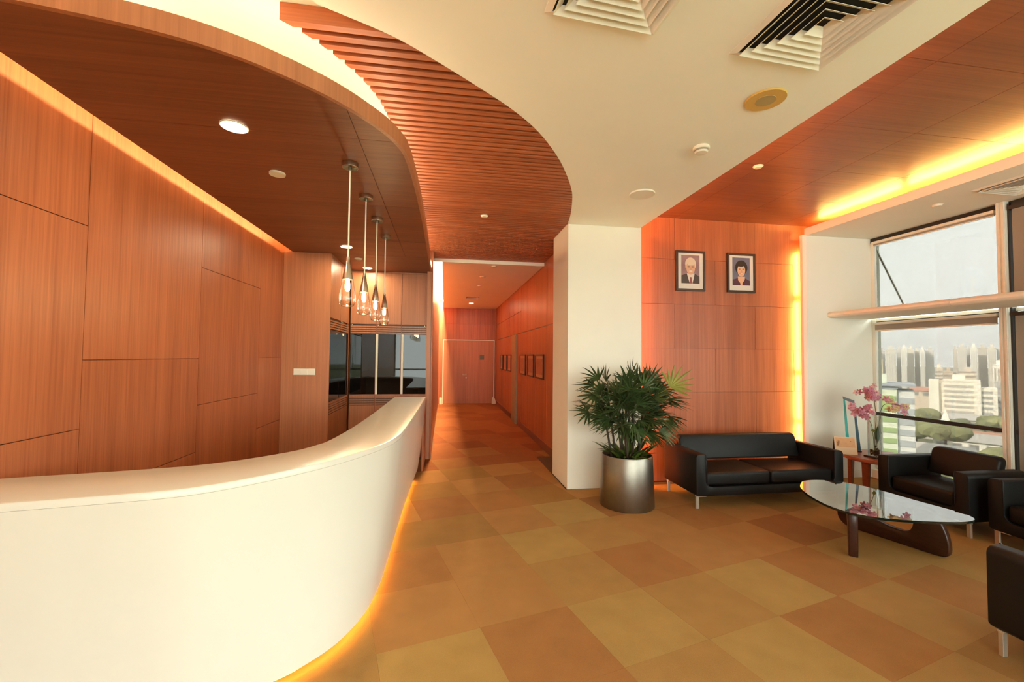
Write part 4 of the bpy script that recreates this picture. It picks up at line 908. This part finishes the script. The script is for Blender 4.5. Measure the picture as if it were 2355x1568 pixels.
# ================================================================ CITY OUTSIDE THE WINDOW
GZ = -38.0
gm = base_mat('hazy parkland', (0.17, 0.18, 0.09), 0.9, var=0.35, vscale=0.02)
struct(MB().box(18, 2600, -1800, 2600, GZ - 1, GZ).build('ground_outdoor', gm))
AZT = [(1900, 44.7), (2010, 40.82), (2062, 39.1), (2105, 37.8), (2138, 36.77), (2190, 35.2), (2240, 33.85), (2285, 32.7), (2315, 31.9), (2420, 29.4)]
def az(px): return R(lerp_table(AZT, px))
def elz(py, d): return EYE + d * math.tan(R((828.0 - py) / 24.0))
def site(px0, px1, d):
    a0, a1 = az(px0), az(px1); w = 2 * d * math.tan((a0 - a1) / 2); a = (a0 + a1) / 2
    return Vector((d * math.cos(a), d * math.sin(a), GZ)), w, a - math.pi / 2
bmats = {}
def bmat(c):
    if c not in bmats: bmats[c] = base_mat('facade %d' % len(bmats), c, 0.8, var=0.05, vscale=0.05)
    return bmats[c]
def building(label, px0, px1, pyt, d, colr, bands, depth=16, group=None, bandc=(0.34, 0.34, 0.33), n=10, roofc=None):
    loc, w, rz = site(px0, px1, d); h = elz(pyt, d) - GZ
    b = thing('tower_block' if bands == 'v' else 'office_block', label, 'building', loc, rz, group)
    MB().box(-w / 2, w / 2, 0, depth, 0, h).build('wall', bmat(colr), b)
    g = MB()
    if bands == 'v':
        for k in range(n):
            x = -w / 2 + w * (k + 0.5) / n; g.box(x - w / n * 0.22, x + w / n * 0.22, -0.25, 0.0, 2, h - 2.5)
    else:
        fh = 3.3; k = 0
        while 2 + k * fh + 1.6 < h - 1.5: g.box(-w / 2 + w * 0.03, w / 2 - w * 0.03, -0.25, 0.0, h - 2.2 - k * fh - 1.5, h - 2.2 - k * fh); k += 1
    g.build('window_bands', bmat(bandc), b)
    MB().box(-w / 2 - 0.3, w / 2 + 0.3, -0.3, depth + 0.3, h, h + 1.0).build('roof_parapet', bmat(roofc or colr), b)
    MB().box(-w * 0.2, w * 0.22, depth * 0.3, depth * 0.7, h + 1.0, h + 4.5).build('roof_plant', bmat(colr), b)
    return b
CRM, GRY, WHT, WRM = (0.76, 0.71, 0.60), (0.64, 0.62, 0.57), (0.90, 0.87, 0.78), (0.78, 0.70, 0.56)
gA, gB = 'towers on the left of the skyline', 'towers on the right of the skyline'
for i, (a, b, yt, d, c, lb) in enumerate((
        (1990, 2021, 807, 640, GRY, 'leftmost grey tower, half behind the pier'), (2023, 2036, 809, 660, GRY, 'thin grey tower, second from the pier'), (2037, 2061, 806, 620, (0.70, 0.67, 0.59), 'broad beige-grey tower on the left skyline'),
        (2063, 2073, 806, 650, GRY, 'narrow grey tower left of the brightest slab'), (2074, 2087, 803, 600, WHT, 'brightest narrow cream tower on the left skyline'), (2088, 2104, 806, 625, CRM, 'cream tower just right of the brightest slab'),
        (2106, 2117, 810, 640, CRM, 'slim cream tower in the middle of the left group'), (2119, 2128, 807, 610, WHT, 'slim white tower near the right end of the left group'), (2130, 2149, 809, 630, GRY, 'grey tower ending the left group'))):
    building(lb, a, b, yt, d, c, 'v', 18, gA, (0.56, 0.55, 0.52), 4)  # pale walls and faint bands carry part of the haze as colour
for i, (a, b, yt, d, c, lb) in enumerate((
        (2192, 2202, 806, 680, CRM, 'slim tower starting the right group'), (2203, 2222, 801, 660, (0.70, 0.67, 0.60), 'beige tower with flat front in the right group'), (2223, 2232, 805, 690, GRY, 'narrow dim tower in the right group'),
        (2233, 2248, 801, 640, WHT, 'brightest white tower in the right group'), (2250, 2272, 803, 670, (0.60, 0.56, 0.48), 'broad pale tower right of the brightest white one'), (2274, 2292, 803, 650, CRM, 'cream tower second from the mullion'), (2294, 2325, 805, 660, GRY, 'grey tower beside the window mullion'))):
    building(lb, a, b, yt, d, c, 'v', 18, gB, (0.58, 0.57, 0.54), 4)  # haze partly painted into these light facade and band colours too
building('low cream block with yellow base beside the pier', 1990, 2031, 831, 520, (0.70, 0.62, 0.42), 'v', 14, None, (0.45, 0.42, 0.33), 5)
building('small cream block in the gap between the tower groups', 2151, 2168, 848, 560, WRM, 'h', 14)
building('small sandy block beside the gap in the skyline', 2170, 2190, 856, 540, (0.60, 0.50, 0.38), 'h', 14)
building('pale block with a wide roof above the white slab building', 2206, 2244, 856, 500, WRM, 'h', 16, None, (0.36, 0.32, 0.26), 6, (0.40, 0.34, 0.28))
building('cream mid-rise right of the white slab, by the mullion', 2285, 2309, 839, 540, WHT, 'v', 14, None, (0.45, 0.42, 0.36), 3)
building('grey mid-rise in front of it by the mullion', 2287, 2335, 877, 430, (0.50, 0.49, 0.46), 'h', 16)
building('bluish grey low block right of the striped building', 2105, 2134, 905, 480, (0.62, 0.58, 0.50), 'h', 14)
# the long white slab with striped floors
b = building('long white office slab with striped floors in the middle of the view', 2168, 2240, 876, 400, (0.86, 0.82, 0.70), 'h', 18, None, (0.52, 0.50, 0.45), 10)
w0 = site(2168, 2240, 400)[1]
for xa, xb, yt, nm in ((-w0 / 2 - 6.8, -w0 / 2 - 2.0, 873.5, 'stair_tower'), (-w0 / 2 - 2.1, -w0 / 2, 880, 'link'), (w0 / 2, w0 / 2 + 2.6, 872, 'lift_tower'), (w0 / 2 + 2.6, w0 / 2 + 9.6, 888, 'wing')):
    hh = elz(yt, 400) - GZ; dd = -1.5 if 'tower' in nm else 1.0
    t_ = MB().box(xa, xb, dd, 17, 0, hh).build(nm, bmat((0.86, 0.82, 0.70)), b)
    if nm == 'wing':
        g = MB(); k = 0
        while hh - 3 - 3.3 * k > 4: g.box(xa + 0.4, xb - 2.0, dd - 0.2, dd, hh - 3.6 - 3.3 * k, hh - 2.0 - 3.3 * k); k += 1
        g.build('window_bands', bmat((0.40, 0.40, 0.38)), t_)
# the near green and grey striped building
b = building('near green and white striped building beside the pier', 1985, 2061, 899, 180, (0.72, 0.78, 0.62), 'h', 14, None, (0.34, 0.46, 0.20), 8, (0.38, 0.42, 0.46))
w1 = site(1985, 2061, 180)[1]; h1 = elz(899, 180) - GZ
MB().box(-w1 / 2 + w1 * 0.36, w1 / 2 - 1.0, -0.35, 0, h1 - 6.5, h1 - 2.0).build('green_panel', bmat((0.36, 0.50, 0.16)), b)
t_ = MB().box(w1 / 2, w1 / 2 + 4.1, 1.0, 14, 0, h1 - 0.3).build('grey_wing', bmat((0.74, 0.75, 0.72)), b)
g = MB(); k = 0
while h1 - 4 - 3.3 * k > 2: g.box(w1 / 2 + 0.2, w1 / 2 + 3.95, 0.75, 1.0, h1 - 4.4 - 3.3 * k, h1 - 2.6 - 3.3 * k); k += 1
g.build('window_bands', bmat((0.44, 0.47, 0.49)), t_)
MB().box(-w1 / 2, w1 / 2 + 4.4, -1.2, 14, h1 + 1.0, h1 + 1.7).build('roof_canopy', bmat((0.40, 0.43, 0.48)), b)
# houses and the white spire among the trees
def house(label, px, py, d, w, colr, roof, hh=7):
    a = az(px); loc = Vector((d * math.cos(a), d * math.sin(a), GZ)); top = elz(py, d) - GZ
    h_ = thing('house', label, 'house', loc, a - math.pi / 2, 'low houses among the trees')
    MB().box(-w / 2, w / 2, 0, 12, 0, top - 3).build('wall', bmat(colr), h_)
    MB().extr([(-1.0, top - 3), (13, top - 3), (6, top)], lambda u, v, q: (q, u, v), -w / 2 - 0.8, w / 2 + 0.8).build('roof', bmat(roof), h_)
    g = MB()
    for k in range(4): x = -w / 2 + w * (k + 0.5) / 4; g.box(x - w * 0.07, x + w * 0.07, -0.15, 0, top - 6.5, top - 4.2)
    g.build('window_row', bmat((0.25, 0.25, 0.24)), h_)
RED = (0.44, 0.22, 0.14)
for px, py, d, w, c, r_, lb in ((2262, 984, 285, 24, (0.55, 0.52, 0.46), RED, 'house with a long red roof under the guard rail'), (2120, 972, 300, 14, (0.55, 0.52, 0.46), RED, 'house with a red roof right of the green building'), (2215, 990, 270, 20, WHT, (0.42, 0.40, 0.36), 'grey roofed house left of the red roof'), (2215, 948, 370, 22, (0.6, 0.57, 0.5), (0.50, 0.48, 0.44), 'low white house in front of the white slab'),
                                (2150, 1022, 215, 18, (0.7, 0.66, 0.56), (0.50, 0.47, 0.42), 'grey roofed house low in the window'), (2140, 891, 450, 22, (0.72, 0.60, 0.48), (0.52, 0.26, 0.18), 'distant house with a red roof beside the white slab')):
    house(lb, px, py, d, w, c, r_)
a = az(2171); loc = Vector((330 * math.cos(a), 330 * math.sin(a), GZ)); zt = elz(938, 330) - GZ
sp = thing('church_spire', 'small white pointed spire among the trees', 'spire', loc, a - math.pi / 2)
MB().box(-1.9, 1.9, 0, 3.8, 0, zt - 7).build('tower', bmat(WHT), sp)
MB().add([(-1.9, 0, zt - 7), (1.9, 0, zt - 7), (1.9, 3.8, zt - 7), (-1.9, 3.8, zt - 7), (0, 1.9, zt)], [(0, 1, 4), (1, 2, 4), (2, 3, 4), (3, 0, 4), (0, 3, 2, 1)]).build('spire_roof', bmat(WHT), sp)
# trees
tm = [base_mat('hazy tree crown a', (0.22, 0.23, 0.10), 0.9, var=0.35, vscale=0.5), base_mat('hazy tree crown b', (0.27, 0.27, 0.12), 0.9, var=0.35, vscale=0.5), base_mat('hazy tree crown c', (0.17, 0.19, 0.09), 0.9, var=0.35, vscale=0.5)]
rt2 = random.Random(21)
def tree_mesh(seed):
    bm = bmesh.new(); rr = random.Random(seed)
    for k in range(7):
        q = bmesh.ops.create_icosphere(bm, subdivisions=2, radius=rr.uniform(0.42, 0.62), matrix=Matrix.Translation((rr.uniform(-.5, .5), rr.uniform(-.5, .5), rr.uniform(-.22, .35))))
        for v in q['verts']: v.co += Vector((rr.gauss(0, .04), rr.gauss(0, .04), rr.gauss(0, .04)))
    me = bpy.data.meshes.new('crown'); bm.to_mesh(me); bm.free(); return me
tmesh = [tree_mesh(s) for s in range(4)]
for i_, me in enumerate(tmesh): me.materials.append(tm[i_ % 3])
trunk = MB().tube([(0, 0, 0), (0, 0, 6)], [0.6, 0.4], 6).build('trunk', 'cane'); tmsh = trunk.data; bpy.data.objects.remove(trunk)
PLAN = []
for px_, d_, w_ in ((2262, 285, 24), (2120, 300, 14), (2215, 270, 20), (2215, 370, 22), (2150, 215, 18), (2171, 330, 4)):
    PLAN.append(((d_ + 6) * math.cos(az(px_)), (d_ + 6) * math.sin(az(px_)), math.hypot(w_ / 2, 6) if w_ > 4 else 3.0))
PLAN += [(407 * math.cos(az(q)), 407 * math.sin(az(q)), 24) for q in (2140, 2165, 2190, 2215, 2240, 2265, 2285)]; PLAN.append((190 * math.cos(az(2050)), 190 * math.sin(az(2050)), 12))
def tree_site(px, d0, r_):
    a = az(px)
    for st_ in range(13):
        d = d0 + (st_ + 1) // 2 * 4 * (1 if st_ % 2 else -1)
        x_, y_ = d * math.cos(a), d * math.sin(a)
        if all(math.hypot(x_ - p[0], y_ - p[1]) > 1.22 * r_ + p[2] for p in PLAN):
            PLAN.append((x_, y_, 1.22 * r_)); return d
    return None
def tree(px, py, d, r_, k, label):
    a = az(px); zt = elz(py, d) - GZ; t_ = thing('tree', label, 'tree', (d * math.cos(a), d * math.sin(a), GZ), rt2.uniform(0, 6), 'trees seen through the window')
    c = bpy.data.objects.new('crown', tmesh[k % 4]); COL.objects.link(c); c.parent = t_; c.scale = (r_, r_, r_ * 0.8); c.location = (0, 0, max(zt - r_ * 0.75, r_ * 0.6))
    u = bpy.data.objects.new('trunk', tmsh); COL.objects.link(u); u.parent = t_; u.scale = (1, 1, max(zt - r_ * 0.75, r_ * 0.6) / 6)
TREES = ((2112, 938, 330, 6), (2132, 934, 346, 6.5), (2152, 936, 360, 6), (2190, 944, 349, 6), (2205, 950, 331, 5.5), (2262, 944, 334, 6), (2285, 941, 354, 6), (2308, 941, 336, 6), (2330, 940, 356, 6),
         (2104, 962, 262, 6.5), (2170, 962, 268, 6.5), (2245, 968, 318, 6), (2195, 1002, 236, 6), (2140, 984, 250, 6.5), (2160, 975, 282, 7), (2118, 992, 236, 7), (2190, 978, 310, 7), (2300, 965, 312, 7), (2325, 970, 290, 7), (2230, 1008, 240, 7), (2290, 1010, 228, 7), (2122, 1032, 208, 7), (2205, 1040, 182, 7), (2320, 1030, 196, 7), (2270, 1056, 165, 7))
ORD = ('leftmost', 'second', 'third', 'fourth', 'fifth', 'sixth', 'seventh', 'eighth', 'ninth', 'tenth')
def trow(py): return 0 if py < 955 else (1 if py < 1000 else 2)
PLACED = [(px, py, dd, r_) for (px, py, d, r_) in TREES for dd in (tree_site(px, d, r_),) if dd]
for k, (px, py, d, r_) in enumerate(PLACED):
    o_n = sum(1 for q in PLACED if trow(q[1]) == trow(py) and q[0] < px)
    row = ('far row before the white slab', 'middle band under the guard rail', 'lowest band behind the armchairs')[trow(py)]
    tree(px, py, d, r_, k, ORD[o_n] + (' green tree from the left in the ' if o_n else ' green tree in the ') + row)

# ================================================================ HAZE over the city
hz = bpy.data.materials.new('city haze'); hz.use_nodes = True
N, L = nn(hz); N.remove(N['Principled BSDF'])
vsn = N.new('ShaderNodeVolumeScatter'); vsn.inputs['Color'].default_value = (0.98, 0.97, 0.93, 1); vsn.inputs['Density'].default_value = 0.0005; vsn.inputs['Anisotropy'].default_value = -0.1
L.new(vsn.outputs[0], N['Material Output'].inputs['Volume'])
ho = MB().box(60, 1400, -300, 1500, GZ, 60).build('city_haze', hz); struct(ho)
